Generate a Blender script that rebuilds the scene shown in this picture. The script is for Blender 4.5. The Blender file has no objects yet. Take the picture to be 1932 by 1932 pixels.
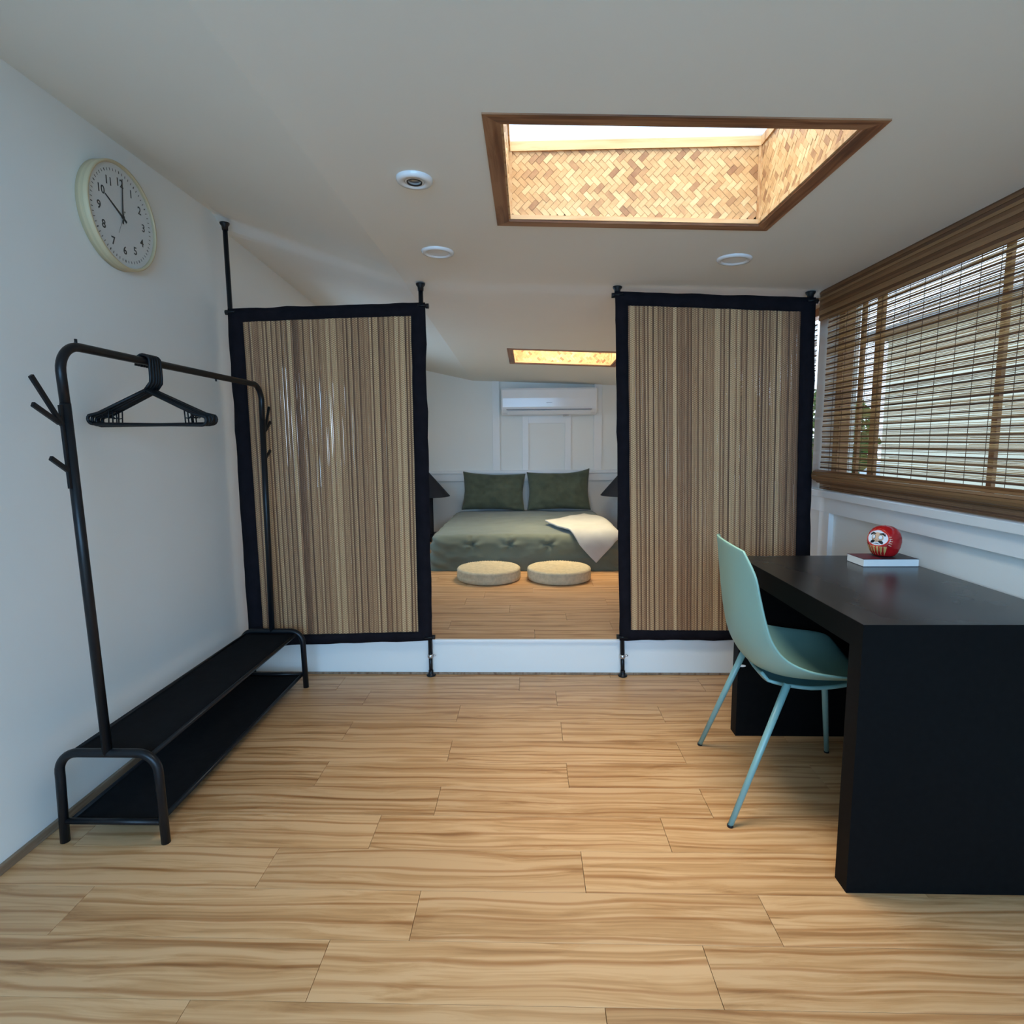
import bpy, bmesh, math, random
from mathutils import Vector, Matrix, noise
from math import sin, cos, pi, radians as R

random.seed(7)
S = bpy.context.scene
COL = S.collection

# ------------------------------------------------------------------ camera, world, exposure
cam_data = bpy.data.cameras.new('camera')
cam = bpy.data.objects.new('camera', cam_data)
COL.objects.link(cam)
S.camera = cam
cam_data.sensor_width = 36.0
cam_data.lens = 36.0 * 1100.0 / 1932.0
cam_data.clip_start = 0.02
PITCH, YAW, ROLL = 0.120296, 0.028478, -0.008543
cp, sp, cy, sy, cr, sr = cos(PITCH), sin(PITCH), cos(YAW), sin(YAW), cos(ROLL), sin(ROLL)
B = Matrix(((1, 0, 0), (0, 0, -1), (0, 1, 0)))
Rz = Matrix(((cy, -sy, 0), (sy, cy, 0), (0, 0, 1)))
Rx = Matrix(((1, 0, 0), (0, cp, -sp), (0, sp, cp)))
Rr = Matrix(((cr, -sr, 0), (sr, cr, 0), (0, 0, 1)))
Mc = Rr @ Rx @ B @ Rz.transposed()
rows = [Mc[0], -Mc[1], -Mc[2]]
cm = Matrix.Identity(4)
for j in range(3):
    for i in range(3):
        cm[i][j] = rows[j][i]
cm.translation = Vector((0, 0, 1.22))
cam.matrix_world = cm

world = bpy.data.worlds.new('world')
S.world = world
world.use_nodes = True
wn, wl = world.node_tree.nodes, world.node_tree.links
bg = wn['Background']
tc = wn.new('ShaderNodeTexCoord')
sep = wn.new('ShaderNodeSeparateXYZ')
wl.new(tc.outputs['Generated'], sep.inputs[0])
ramp = wn.new('ShaderNodeValToRGB')
ramp.color_ramp.elements[0].position = 0.0
ramp.color_ramp.elements[0].color = (0.70, 0.84, 1.0, 1)
ramp.color_ramp.elements[1].position = 0.8
ramp.color_ramp.elements[1].color = (0.42, 0.68, 1.0, 1)
wl.new(sep.outputs[2], ramp.inputs[0])
wl.new(ramp.outputs[0], bg.inputs[0])
bg.inputs[1].default_value = 2.6

S.view_settings.view_transform = 'Standard'
S.view_settings.look = 'None'
S.view_settings.gamma = 1.0
S.view_settings.use_curve_mapping = False
S.view_settings.exposure = 0.0
S.cycles.max_bounces = 12
S.cycles.diffuse_bounces = 8
S.cycles.transparent_max_bounces = 24
S.cycles.sample_clamp_indirect = 8.0


def area(name, loc, rot, sx, sy_, power, color, portal=False, spread=None):
    l = bpy.data.lights.new(name, 'AREA')
    l.shape = 'RECTANGLE'
    l.size, l.size_y = sx, sy_
    l.energy = power
    l.color = color
    if portal:
        l.cycles.is_portal = True
    if spread:
        l.spread = spread
    o = bpy.data.objects.new(name, l)
    o.location = loc
    o.rotation_euler = rot
    COL.objects.link(o)
    return o


# daylight portals in the real openings
area('portal_back', (0.0, -1.66, 1.02), (R(90), 0, R(180)), 2.7, 2.0, 1, (1, 1, 1), True)
area('portal_right', (1.56, 1.22, 1.45), (R(90), 0, R(90)), 3.4, 0.92, 1, (1, 1, 1), True)
area('portal_bed_right', (1.56, 4.2, 1.45), (R(90), 0, R(90)), 2.2, 0.92, 1, (1, 1, 1), True)
area('portal_bed_left', (-1.62, 4.4, 1.3), (R(90), 0, R(-90)), 1.6, 0.9, 1, (1, 1, 1), True)
area('portal_sky', (0.35, 1.8, 2.30), (0, 0, 0), 0.95, 0.7, 1, (1, 1, 1), True)
area('portal_sky_bed', (0.3, 4.85, 2.26), (0, 0, 0), 1.0, 0.75, 1, (1, 1, 1), True)
# daylight through the big glazed opening behind the viewer and through the roof lights
area('daylight_back', (0.0, -2.10, 1.75), (R(70), 0, 0), 2.6, 1.5, 185, (0.24, 0.56, 1.0))
area('daylight_roof', (0.35, 1.8, 2.38), (0, 0, 0), 0.9, 0.62, 15, (1.0, 0.90, 0.70), spread=R(95))
area('daylight_roof_bed', (0.3, 4.85, 2.34), (0, 0, 0), 0.85, 0.6, 28, (1.0, 0.80, 0.48), spread=R(115))
# daylight at the bedroom side windows
area('daylight_bed_left', (-1.75, 4.4, 1.5), (R(80), 0, R(-90)), 1.5, 0.9, 15, (0.34, 0.66, 1.0))
area('daylight_bed_right', (1.85, 4.2, 1.6), (R(75), 0, R(90)), 1.8, 0.9, 14, (0.9, 0.92, 1.0))


def lerp(a, b, t):
    return a + (b - a) * t


# ------------------------------------------------------------------ materials
def nt(name):
    m = bpy.data.materials.new(name)
    m.use_nodes = True
    n = m.node_tree.nodes
    return m, n, m.node_tree.links, n['Principled BSDF']


def col4(c):
    return (c[0], c[1], c[2], 1)


def noise_node(n, l, scale, detail=3, vec=None, coord='Object', mscale=None, rough=0.5):
    t = n.new('ShaderNodeTexCoord')
    src = t.outputs[coord]
    if vec is not None:
        src = vec
    if mscale:
        mp = n.new('ShaderNodeMapping')
        mp.inputs['Scale'].default_value = mscale
        l.new(src, mp.inputs[0])
        src = mp.outputs[0]
    t2 = n.new('ShaderNodeTexNoise')
    t2.inputs['Scale'].default_value = scale
    t2.inputs['Detail'].default_value = detail
    t2.inputs['Roughness'].default_value = rough
    l.new(src, t2.inputs['Vector'])
    return t2


def rampn(n, l, src, stops):
    r = n.new('ShaderNodeValToRGB')
    e = r.color_ramp.elements
    e[0].position, e[0].color = stops[0][0], col4(stops[0][1])
    e[1].position, e[1].color = stops[1][0], col4(stops[1][1])
    for p, c in stops[2:]:
        x = e.new(p)
        x.color = col4(c)
    l.new(src, r.inputs[0])
    return r


def simple(name, color, rough=0.5, metal=0.0, var=0.08, nscale=8, bump=0.0, bscale=200, spec=0.5, mscale=None, sheen=0.0):
    m, n, l, b = nt(name)
    t = noise_node(n, l, nscale, 4, mscale=mscale)
    a = [max(0, c * (1 - var)) for c in color]
    c2 = [min(1, c * (1 + var)) for c in color]
    r = rampn(n, l, t.outputs[0], [(0.3, a), (0.7, c2)])
    l.new(r.outputs[0], b.inputs['Base Color'])
    b.inputs['Roughness'].default_value = rough
    b.inputs['Metallic'].default_value = metal
    b.inputs['Specular IOR Level'].default_value = spec
    if sheen:
        b.inputs['Sheen Weight'].default_value = sheen
    if bump:
        t2 = noise_node(n, l, bscale, 3, mscale=mscale)
        bp = n.new('ShaderNodeBump')
        bp.inputs['Strength'].default_value = bump
        bp.inputs['Distance'].default_value = 0.002
        l.new(t2.outputs[0], bp.inputs['Height'])
        l.new(bp.outputs[0], b.inputs['Normal'])
    return m


M = {}
M['wall'] = simple('wall_paint', (0.81, 0.815, 0.775), 0.55, var=0.012, nscale=2, bump=0.10, bscale=90, spec=0.3)
M['ceiling'] = simple('ceiling_paint', (0.79, 0.765, 0.70), 0.7, var=0.012, nscale=2, bump=0.08, bscale=70, spec=0.2)
M['trim'] = simple('trim_paint', (0.83, 0.83, 0.81), 0.4, var=0.01, nscale=3, bump=0.05, bscale=50)
M['black_metal'] = simple('black_metal', (0.007, 0.008, 0.010), 0.34, var=0.1, spec=0.3)
M['black_plastic'] = simple('black_plastic', (0.007, 0.008, 0.010), 0.4, var=0.1, spec=0.25)
M['black_fabric'] = simple('black_fabric', (0.008, 0.008, 0.009), 0.9, var=0.2, nscale=30, bump=0.3, bscale=600, spec=0.1)
M['cloth'] = simple('black_cloth', (0.011, 0.0095, 0.0125), 0.95, var=0.2, nscale=20, bump=0.4, bscale=500, spec=0.1)
M['shade'] = simple('black_shade', (0.012, 0.013, 0.02), 0.8, var=0.1)
M['chrome'] = simple('dull_steel', (0.55, 0.55, 0.55), 0.3, metal=0.9)
M['mint'] = simple('mint_plastic', (0.235, 0.40, 0.345), 0.42, var=0.02, nscale=3, bump=0.05, bscale=400)
M['mint_metal'] = simple('mint_metal', (0.20, 0.36, 0.34), 0.35, var=0.02, nscale=3)
M['white_plastic'] = simple('white_plastic', (0.80, 0.80, 0.80), 0.18, var=0.01)
M['grey_plastic'] = simple('grey_plastic', (0.45, 0.45, 0.45), 0.4, var=0.02)
M['dark'] = simple('dark_gap', (0.02, 0.02, 0.022), 0.6)
M['clock_face'] = simple('clock_face', (0.80, 0.79, 0.77), 0.5, var=0.01)
M['ink'] = simple('black_ink', (0.012, 0.012, 0.012), 0.5)
M['grey_ink'] = simple('grey_metal', (0.25, 0.25, 0.24), 0.4)
M['paper'] = simple('page_block', (0.80, 0.80, 0.77), 0.8, var=0.03, nscale=60, mscale=(1, 1, 30))
M['cover'] = simple('book_cover', (0.030, 0.018, 0.026), 0.4, var=0.5, nscale=14)
M['maroon'] = simple('maroon_print', (0.13, 0.012, 0.03), 0.4, var=0.2)
M['daruma_red'] = simple('red_lacquer', (0.42, 0.008, 0.010), 0.22, var=0.15, nscale=20)
M['gold'] = simple('gold_paint', (0.55, 0.34, 0.12), 0.35, var=0.2, nscale=80)
M['face_skin'] = simple('pale_peach', (0.75, 0.47, 0.30), 0.35, var=0.05)
M['white_paint'] = simple('white_paint', (0.83, 0.84, 0.86), 0.3, var=0.02)
M['orange_red'] = simple('bright_red', (0.65, 0.03, 0.01), 0.3)
M['green_fabric'] = simple('sage_cover', (0.150, 0.165, 0.122), 0.85, var=0.10, nscale=5, bump=0.25, bscale=700, spec=0.2, sheen=0.25)
M['pillow_fabric'] = simple('olive_pillow', (0.085, 0.098, 0.066), 0.9, var=0.18, nscale=9, bump=0.3, bscale=500, spec=0.15, sheen=0.15)
M['blanket'] = simple('cream_blanket', (0.52, 0.51, 0.48), 0.95, var=0.04, nscale=12, bump=0.8, bscale=350, spec=0.1)
M['straw'] = simple('straw', (0.58, 0.47, 0.30), 0.75, var=0.12, nscale=40, bump=0.3, bscale=250, spec=0.2)
M['concrete'] = simple('outdoor_paving', (0.45, 0.43, 0.39), 0.9, var=0.1)
M['cream_wall'] = simple('cream_render', (0.88, 0.79, 0.60), 0.9, var=0.06, nscale=2, bump=0.3, bscale=40)
M['roof_tile'] = simple('roof_sheet', (0.30, 0.29, 0.28), 0.8)
M['leaf'] = simple('green_leaf', (0.10, 0.20, 0.035), 0.7, var=0.5, nscale=3)
M['bark'] = simple('bark', (0.15, 0.10, 0.06), 0.9)
M['eave'] = simple('eave_board', (0.55, 0.48, 0.34), 0.7)


def glass_mat(name, tint=(0.97, 0.98, 0.98), gloss=0.05):
    m, n, l, b = nt(name)
    n.remove(b)
    out = [x for x in n if x.type == 'OUTPUT_MATERIAL'][0]
    tr = n.new('ShaderNodeBsdfTransparent')
    tr.inputs[0].default_value = col4(tint)
    gl = n.new('ShaderNodeBsdfGlossy')
    gl.inputs['Roughness'].default_value = 0.02
    lw = n.new('ShaderNodeLayerWeight')
    lw.inputs[0].default_value = 0.5
    pw = n.new('ShaderNodeMath')
    pw.operation = 'POWER'
    pw.inputs[1].default_value = 4.0
    fr = n.new('ShaderNodeMath')
    fr.operation = 'MULTIPLY_ADD'
    fr.inputs[1].default_value = 0.5
    fr.inputs[2].default_value = 0.03
    l.new(lw.outputs['Facing'], pw.inputs[0])
    l.new(pw.outputs[0], fr.inputs[0])
    mx = n.new('ShaderNodeMixShader')
    l.new(fr.outputs[0], mx.inputs[0])
    l.new(tr.outputs[0], mx.inputs[1])
    l.new(gl.outputs[0], mx.inputs[2])
    l.new(mx.outputs[0], out.inputs[0])
    return m


M['glass'] = glass_mat('clear_glass')


def wood(name, light, mid, dark, stretch=(1.2, 14, 14), scale=3.0, rough=0.42, rnd=True, bump=0.15, axis=0, streak=0.5, tone=0.10, line_w=0.10, line_s=0.30, warp=0.6):
    """grain runs along local X (axis=0), Y (1) or Z (2)"""
    m, n, l, b = nt(name)
    t = n.new('ShaderNodeTexCoord')
    oi = n.new('ShaderNodeObjectInfo')
    add = n.new('ShaderNodeVectorMath')
    add.operation = 'ADD'
    sc_ = n.new('ShaderNodeVectorMath')
    sc_.operation = 'SCALE'
    sc_.inputs[0].default_value = (7.3, 3.1, 5.7)
    if rnd:
        l.new(oi.outputs['Random'], sc_.inputs['Scale'])
    else:
        sc_.inputs['Scale'].default_value = 0.3
    l.new(t.outputs['Object'], add.inputs[0])
    l.new(sc_.outputs[0], add.inputs[1])
    mp = n.new('ShaderNodeMapping')
    s = [stretch[1]] * 3
    s[axis] = stretch[0]
    mp.inputs['Scale'].default_value = s
    l.new(add.outputs[0], mp.inputs[0])
    # slow wander of the grain, so the lines bend into arches
    w0 = n.new('ShaderNodeTexNoise')
    w0.inputs['Scale'].default_value = 2.2
    w0.inputs['Detail'].default_value = 1.5
    mp0 = n.new('ShaderNodeMapping')
    s0 = [3.2] * 3
    s0[axis] = 0.9
    mp0.inputs['Scale'].default_value = s0
    l.new(add.outputs[0], mp0.inputs[0])
    l.new(mp0.outputs[0], w0.inputs['Vector'])
    ws = n.new('ShaderNodeVectorMath')
    ws.operation = 'SCALE'
    ws.inputs['Scale'].default_value = warp
    l.new(w0.outputs['Color'], ws.inputs[0])
    wa = n.new('ShaderNodeVectorMath')
    wa.operation = 'ADD'
    l.new(mp.outputs[0], wa.inputs[0])
    l.new(ws.outputs[0], wa.inputs[1])
    mp = wa
    n1 = n.new('ShaderNodeTexNoise')
    n1.inputs['Scale'].default_value = scale
    n1.inputs['Detail'].default_value = 6
    n1.inputs['Roughness'].default_value = 0.62
    n1.inputs['Distortion'].default_value = 0.9
    l.new(mp.outputs[0], n1.inputs['Vector'])
    # broad bands
    n2 = n.new('ShaderNodeTexNoise')
    n2.inputs['Scale'].default_value = scale * 0.42
    n2.inputs['Detail'].default_value = 2
    n2.inputs['Distortion'].default_value = 1.6
    l.new(mp.outputs[0], n2.inputs['Vector'])
    mix = n.new('ShaderNodeMath')
    mix.operation = 'MULTIPLY_ADD'
    mix.inputs[1].default_value = streak
    l.new(n1.outputs[0], mix.inputs[0])
    mul = n.new('ShaderNodeMath')
    mul.operation = 'MULTIPLY'
    mul.inputs[1].default_value = 1 - streak
    l.new(n2.outputs[0], mul.inputs[0])
    l.new(mul.outputs[0], mix.inputs[2])
    r = rampn(n, l, mix.outputs[0], [(0.34, dark), (0.66, light), (0.46, mid), (0.55, light)])
    # thin cathedral lines
    wv = n.new('ShaderNodeTexWave')
    wv.wave_type = 'BANDS'
    wv.bands_direction = 'Y' if axis != 1 else 'X'
    wv.inputs['Scale'].default_value = line_s
    wv.inputs['Distortion'].default_value = 6.0
    wv.inputs['Detail'].default_value = 2.0
    wv.inputs['Detail Scale'].default_value = 0.7
    l.new(mp.outputs[0], wv.inputs['Vector'])
    lr = rampn(n, l, wv.outputs['Fac'], [(0.0, (0.62, 0.46, 0.32)), (line_w, (1, 1, 1))])
    mm = n.new('ShaderNodeMix')
    mm.data_type = 'RGBA'
    mm.blend_type = 'MULTIPLY'
    mm.inputs['Factor'].default_value = 0.75
    l.new(r.outputs[0], mm.inputs['A'])
    l.new(lr.outputs[0], mm.inputs['B'])
    # per board tone
    hsv = n.new('ShaderNodeHueSaturation')
    vr = n.new('ShaderNodeMapRange')
    vr.inputs['To Min'].default_value = 1 - tone
    vr.inputs['To Max'].default_value = 1 + tone
    if rnd:
        l.new(oi.outputs['Random'], vr.inputs['Value'])
    else:
        vr.inputs['Value'].default_value = 0.5
    l.new(vr.outputs[0], hsv.inputs['Value'])
    l.new(mm.outputs['Result'], hsv.inputs['Color'])
    l.new(hsv.outputs[0], b.inputs['Base Color'])
    b.inputs['Roughness'].default_value = rough
    bp = n.new('ShaderNodeBump')
    bp.inputs['Strength'].default_value = bump
    bp.inputs['Distance'].default_value = 0.001
    l.new(n1.outputs[0], bp.inputs['Height'])
    l.new(bp.outputs[0], b.inputs['Normal'])
    return m


M['floor'] = wood('floor_laminate', (0.63, 0.37, 0.182), (0.53, 0.285, 0.122), (0.34, 0.160, 0.060), stretch=(0.55, 17, 17), scale=2.6, rough=0.38, tone=0.06, streak=0.55, line_w=0.12, warp=1.0)
M['base_wood'] = wood('baseboard_wood', (0.30, 0.22, 0.15), (0.24, 0.16, 0.10), (0.15, 0.10, 0.06), axis=1, rough=0.5)
M['brown_wood'] = wood('brown_stained_wood', (0.36, 0.17, 0.08), (0.25, 0.10, 0.04), (0.12, 0.045, 0.02), stretch=(1.5, 16, 16), scale=2.5, rough=0.5, axis=0)
M['brown_wood_y'] = wood('brown_stained_wood_y', (0.36, 0.17, 0.08), (0.25, 0.10, 0.04), (0.12, 0.045, 0.02), stretch=(1.5, 16, 16), scale=2.5, rough=0.5, axis=1)
M['pine'] = wood('pale_pine', (0.66, 0.46, 0.26), (0.60, 0.38, 0.20), (0.50, 0.29, 0.13), rough=0.55, axis=0)
M['sash_wood'] = wood('window_wood', (0.42, 0.22, 0.10), (0.34, 0.16, 0.07), (0.24, 0.10, 0.04), axis=2, rough=0.5)
M['clock_wood'] = simple('clock_plywood', (0.60, 0.50, 0.31), 0.5, var=0.12, nscale=1.5, mscale=(60, 1, 1))

# black desk foil: worn smudges change only gloss
for nm_, spec_, ra_, rb_ in (('desk', 0.04, 0.45, 0.55), ('desk_top', 0.50, 0.25, 0.31)):
    m, n, l, b = nt('black_foil_' + nm_)
    t = noise_node(n, l, 2.2, 4, mscale=(1.2, 1, 1))
    r = rampn(n, l, t.outputs[0], [(0.35, (ra_,) * 3), (0.75, (rb_,) * 3)])
    l.new(r.outputs[0], b.inputs['Roughness'])
    t2 = noise_node(n, l, 60, 5)
    r2 = rampn(n, l, t2.outputs[0], [(0.35, (0.0050, 0.0050, 0.0052)), (0.8, (0.0068, 0.0068, 0.0068))])
    l.new(r2.outputs[0], b.inputs['Base Color'])
    b.inputs['Specular IOR Level'].default_value = spec_
    M[nm_] = m


def strip_mat(name, stops, rough=0.55, trans=0.0, grain=None, weave=0.0):
    """colour from the 'tone' attribute of every strip; fine fibre grain"""
    m, n, l, b = nt(name)
    at = n.new('ShaderNodeAttribute')
    at.attribute_name = 'tone'
    t = noise_node(n, l, 3.0, 4, mscale=grain or (1, 1, 1))
    ma = n.new('ShaderNodeMath')
    ma.operation = 'MULTIPLY_ADD'
    ma.inputs[1].default_value = 0.5
    l.new(t.outputs[0], ma.inputs[0])
    l.new(at.outputs['Fac'], ma.inputs[2])
    sb = n.new('ShaderNodeMath')
    sb.operation = 'SUBTRACT'
    sb.inputs[1].default_value = 0.25
    l.new(ma.outputs[0], sb.inputs[0])
    r = rampn(n, l, sb.outputs[0], stops)
    color = r.outputs[0]
    if weave:
        tcx = n.new('ShaderNodeTexCoord')
        sx = n.new('ShaderNodeSeparateXYZ')
        l.new(tcx.outputs['Object'], sx.inputs[0])
        ph = n.new('ShaderNodeMath')
        ph.operation = 'MULTIPLY_ADD'
        ph.inputs[1].default_value = weave
        l.new(sx.outputs[2], ph.inputs[0])
        at2 = n.new('ShaderNodeAttribute')
        at2.attribute_name = 'phase'
        l.new(at2.outputs['Fac'], ph.inputs[2])
        si = n.new('ShaderNodeMath')
        si.operation = 'SINE'
        l.new(ph.outputs[0], si.inputs[0])
        rr = rampn(n, l, si.outputs[0], [(0.0, (0.22, 0.14, 0.09)), (0.5, (1, 1, 1))])
        rr.color_ramp.elements[0].position = 0.0
        mm = n.new('ShaderNodeMix')
        mm.data_type = 'RGBA'
        mm.blend_type = 'MULTIPLY'
        mm.inputs['Factor'].default_value = 0.75
        mrr = n.new('ShaderNodeMapRange')
        mrr.inputs['From Min'].default_value = -1
        l.new(si.outputs[0], mrr.inputs['Value'])
        l.new(mrr.outputs[0], rr.inputs[0])
        l.new(color, mm.inputs['A'])
        l.new(rr.outputs[0], mm.inputs['B'])
        color = mm.outputs['Result']
    l.new(color, b.inputs['Base Color'])
    b.inputs['Roughness'].default_value = rough
    if trans:
        out = [x for x in n if x.type == 'OUTPUT_MATERIAL'][0]
        tl = n.new('ShaderNodeBsdfTranslucent')
        l.new(color, tl.inputs[0])
        mx = n.new('ShaderNodeMixShader')
        mx.inputs[0].default_value = trans
        l.new(b.outputs[0], mx.inputs[1])
        l.new(tl.outputs[0], mx.inputs[2])
        l.new(mx.outputs[0], out.inputs[0])
    return m


M['weave'] = strip_mat('woven_bamboo', [(0.0, (0.26, 0.12, 0.06)), (1.0, (0.76, 0.56, 0.32)), (0.3, (0.42, 0.24, 0.12)), (0.55, (0.56, 0.35, 0.17))], rough=0.45, grain=(20, 20, 20))
M['mat'] = strip_mat('reed_mat', [(0.0, (0.10, 0.04, 0.02)), (1.0, (0.90, 0.64, 0.35)), (0.35, (0.48, 0.25, 0.12)), (0.62, (0.74, 0.47, 0.235))], rough=0.6, trans=0.25, grain=(300, 300, 5), weave=640.0)
M['slat'] = strip_mat('blind_slat', [(0.0, (0.10, 0.038, 0.012)), (1.0, (0.36, 0.19, 0.08)), (0.5, (0.19, 0.080, 0.028))], rough=0.5, trans=0.12, grain=(60, 2, 60))
M['reed'] = strip_mat('blind_reed', [(0.0, (0.40, 0.23, 0.09)), (1.0, (0.90, 0.70, 0.42)), (0.5, (0.68, 0.47, 0.23))], rough=0.5, trans=0.6, grain=(60, 2, 60))
M['string'] = simple('blind_string', (0.14, 0.07, 0.03), 0.8)


# ------------------------------------------------------------------ mesh helpers
class MB:
    def __init__(s):
        s.v, s.f, s.sm, s.tone, s.phase = [], [], [], [], []
        s.t, s.ph = 0.5, 0.0

    def add(s, vs, fs, smooth=False):
        o = len(s.v)
        s.v += [tuple(x) for x in vs]
        s.tone += [s.t] * len(vs)
        s.phase += [s.ph] * len(vs)
        s.f += [tuple(i + o for i in f) for f in fs]
        s.sm += [smooth] * len(fs)
        return s

    def box(s, c, d, rot=None, bev=0.0):
        hx, hy, hz = d[0] / 2, d[1] / 2, d[2] / 2
        if bev > 0:
            bm = bmesh.new()
            bmesh.ops.create_cube(bm, size=1)
            for vv in bm.verts:
                vv.co = Vector((vv.co.x * d[0], vv.co.y * d[1], vv.co.z * d[2]))
            bmesh.ops.bevel(bm, geom=list(bm.edges), offset=bev, segments=2, affect='EDGES', profile=0.6)
            vs = [vv.co.copy() for vv in bm.verts]
            bm.verts.index_update()
            fs = [[vv.index for vv in f.verts] for f in bm.faces]
            bm.free()
        else:
            vs = [Vector((x, y, z)) for x in (-hx, hx) for y in (-hy, hy) for z in (-hz, hz)]
            fs = [(0, 1, 3, 2), (4, 6, 7, 5), (0, 4, 5, 1), (2, 3, 7, 6), (0, 2, 6, 4), (1, 5, 7, 3)]
        if rot is not None:
            vs = [rot @ x for x in vs]
        c = Vector(c)
        s.add([x + c for x in vs], fs)
        return s

    def bb(s, x0, x1, y0, y1, z0, z1, bev=0.0):
        return s.box(((x0 + x1) / 2, (y0 + y1) / 2, (z0 + z1) / 2), (x1 - x0, y1 - y0, z1 - z0), bev=bev)

    def tube(s, pts, r, seg=12, cap=True, rfun=None):
        pts = [Vector(p) for p in pts]
        n = len(pts)
        t0 = (pts[1] - pts[0]).normalized()
        up = Vector((0, 0, 1)) if abs(t0.z) < 0.9 else Vector((1, 0, 0))
        nrm = t0.cross(up).normalized()
        vs, fs = [], []
        prev = t0
        for i, p in enumerate(pts):
            if i == 0:
                t = t0
            elif i == n - 1:
                t = (pts[-1] - pts[-2]).normalized()
            else:
                t = ((pts[i + 1] - p).normalized() + (p - pts[i - 1]).normalized()).normalized()
            q = prev.rotation_difference(t)
            nrm = (q @ nrm)
            nrm = (nrm - t * nrm.dot(t)).normalized()
            bn = t.cross(nrm)
            prev = t
            rr = r if rfun is None else rfun(i / (n - 1))
            for k in range(seg):
                a = 2 * pi * k / seg
                vs.append(p + (nrm * cos(a) + bn * sin(a)) * rr)
        for i in range(n - 1):
            for k in range(seg):
                k2 = (k + 1) % seg
                fs.append((i * seg + k, i * seg + k2, (i + 1) * seg + k2, (i + 1) * seg + k))
        s.add(vs, fs, True)
        if cap:
            o = len(s.v) - len(vs)
            s.f.append(tuple(o + k for k in reversed(range(seg))))
            s.f.append(tuple(o + (n - 1) * seg + k for k in range(seg)))
            s.sm += [False, False]
        return s

    def lathe(s, prof, seg=32, mat=None, smooth=True, rf=None):
        """prof: list of (r, z); ends with r=0 are closed with a fan"""
        vs, fs = [], []
        n = len(prof)
        for (r, z) in prof:
            for k in range(seg):
                a = 2 * pi * k / seg
                rr, zz = (r, z) if rf is None else rf(r, z, a, k)
                vs.append(Vector((rr * cos(a), rr * sin(a), zz)))
        for i in range(n - 1):
            for k in range(seg):
                k2 = (k + 1) % seg
                fs.append((i * seg + k, i * seg + k2, (i + 1) * seg + k2, (i + 1) * seg + k))
        if mat is not None:
            vs = [mat @ x for x in vs]
        s.add(vs, fs, smooth)
        return s

    def prism(s, poly, z0, z1, mat=None, smooth=False):
        n = len(poly)
        vs = [Vector((x, y, z0)) for x, y in poly] + [Vector((x, y, z1)) for x, y in poly]
        if mat is not None:
            vs = [mat @ x for x in vs]
        fs = [tuple(reversed(range(n))), tuple(range(n, 2 * n))]
        fs += [(i, (i + 1) % n, n + (i + 1) % n, n + i) for i in range(n)]
        s.add(vs, fs, smooth)
        return s

    def grid(s, fn, nu, nv, smooth=True, closed_u=False):
        vs = [fn(i / nu, j / nv) for j in range(nv + 1) for i in range(nu + (0 if closed_u else 1))]
        w = nu if closed_u else nu + 1
        fs = []
        for j in range(nv):
            for i in range(nu):
                i2 = (i + 1) % w if closed_u else i + 1
                fs.append((j * w + i, j * w + i2, (j + 1) * w + i2, (j + 1) * w + i))
        s.add(vs, fs, smooth)
        return s

    def mesh(s, name, attr=False, clean=False):
        me = bpy.data.meshes.new(name)
        me.from_pydata(s.v, [], s.f)
        me.polygons.foreach_set('use_smooth', s.sm)
        if attr:
            a = me.attributes.new('tone', 'FLOAT', 'POINT')
            a.data.foreach_set('value', s.tone)
            a = me.attributes.new('phase', 'FLOAT', 'POINT')
            a.data.foreach_set('value', s.phase)
        me.update()
        bm = bmesh.new()
        bm.from_mesh(me)
        if clean:
            bmesh.ops.remove_doubles(bm, verts=bm.verts, dist=1e-5)
        bmesh.ops.recalc_face_normals(bm, faces=bm.faces)
        bm.to_mesh(me)
        bm.free()
        return me

    def build(s, name, mat, parent=None, attr=False, clean=False, loc=None):
        me = s.mesh(name, attr, clean)
        me.materials.append(mat)
        o = bpy.data.objects.new(name, me)
        COL.objects.link(o)
        if parent is not None:
            o.parent = parent
        if loc is not None:
            o.location = loc
        return o


def tag(o, label=None, cat=None, group=None, kind=None):
    if label:
        o['label'] = label
    if cat:
        o['category'] = cat
    if group:
        o['group'] = group
    if kind:
        o['kind'] = kind
    return o


def empty(name, loc=(0, 0, 0), rz=0.0, label=None, cat=None, group=None, kind=None):
    o = bpy.data.objects.new(name, None)
    o.empty_display_size = 0.05
    o.location = loc
    o.rotation_euler = (0, 0, rz)
    COL.objects.link(o)
    return tag(o, label, cat, group, kind)


def inst(name, me, parent=None, loc=(0, 0, 0), rot=None):
    o = bpy.data.objects.new(name, me)
    COL.objects.link(o)
    if parent is not None:
        o.parent = parent
    o.location = loc
    if rot is not None:
        o.rotation_euler = rot
    return o


def copy_tree(o, parent=None):
    c = o.copy()
    COL.objects.link(c)
    if parent is not None:
        c.parent = parent
    for ch in [x for x in o.children]:
        copy_tree(ch, c)
    return c


def T(x, y, z):
    return Matrix.Translation((x, y, z))


def circ(r, n=24, cx=0, cy=0, ry=None):
    ry = r if ry is None else ry
    return [(cx + r * cos(2 * pi * k / n), cy + ry * sin(2 * pi * k / n)) for k in range(n)]


def solidify(o, t, offset=-1):
    md = o.modifiers.new('thick', 'SOLIDIFY')
    md.thickness = t
    md.offset = offset
    return o


def subsurf(o, lv=1):
    md = o.modifiers.new('sub', 'SUBSURF')
    md.levels = lv
    md.render_levels = lv
    return o


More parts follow.
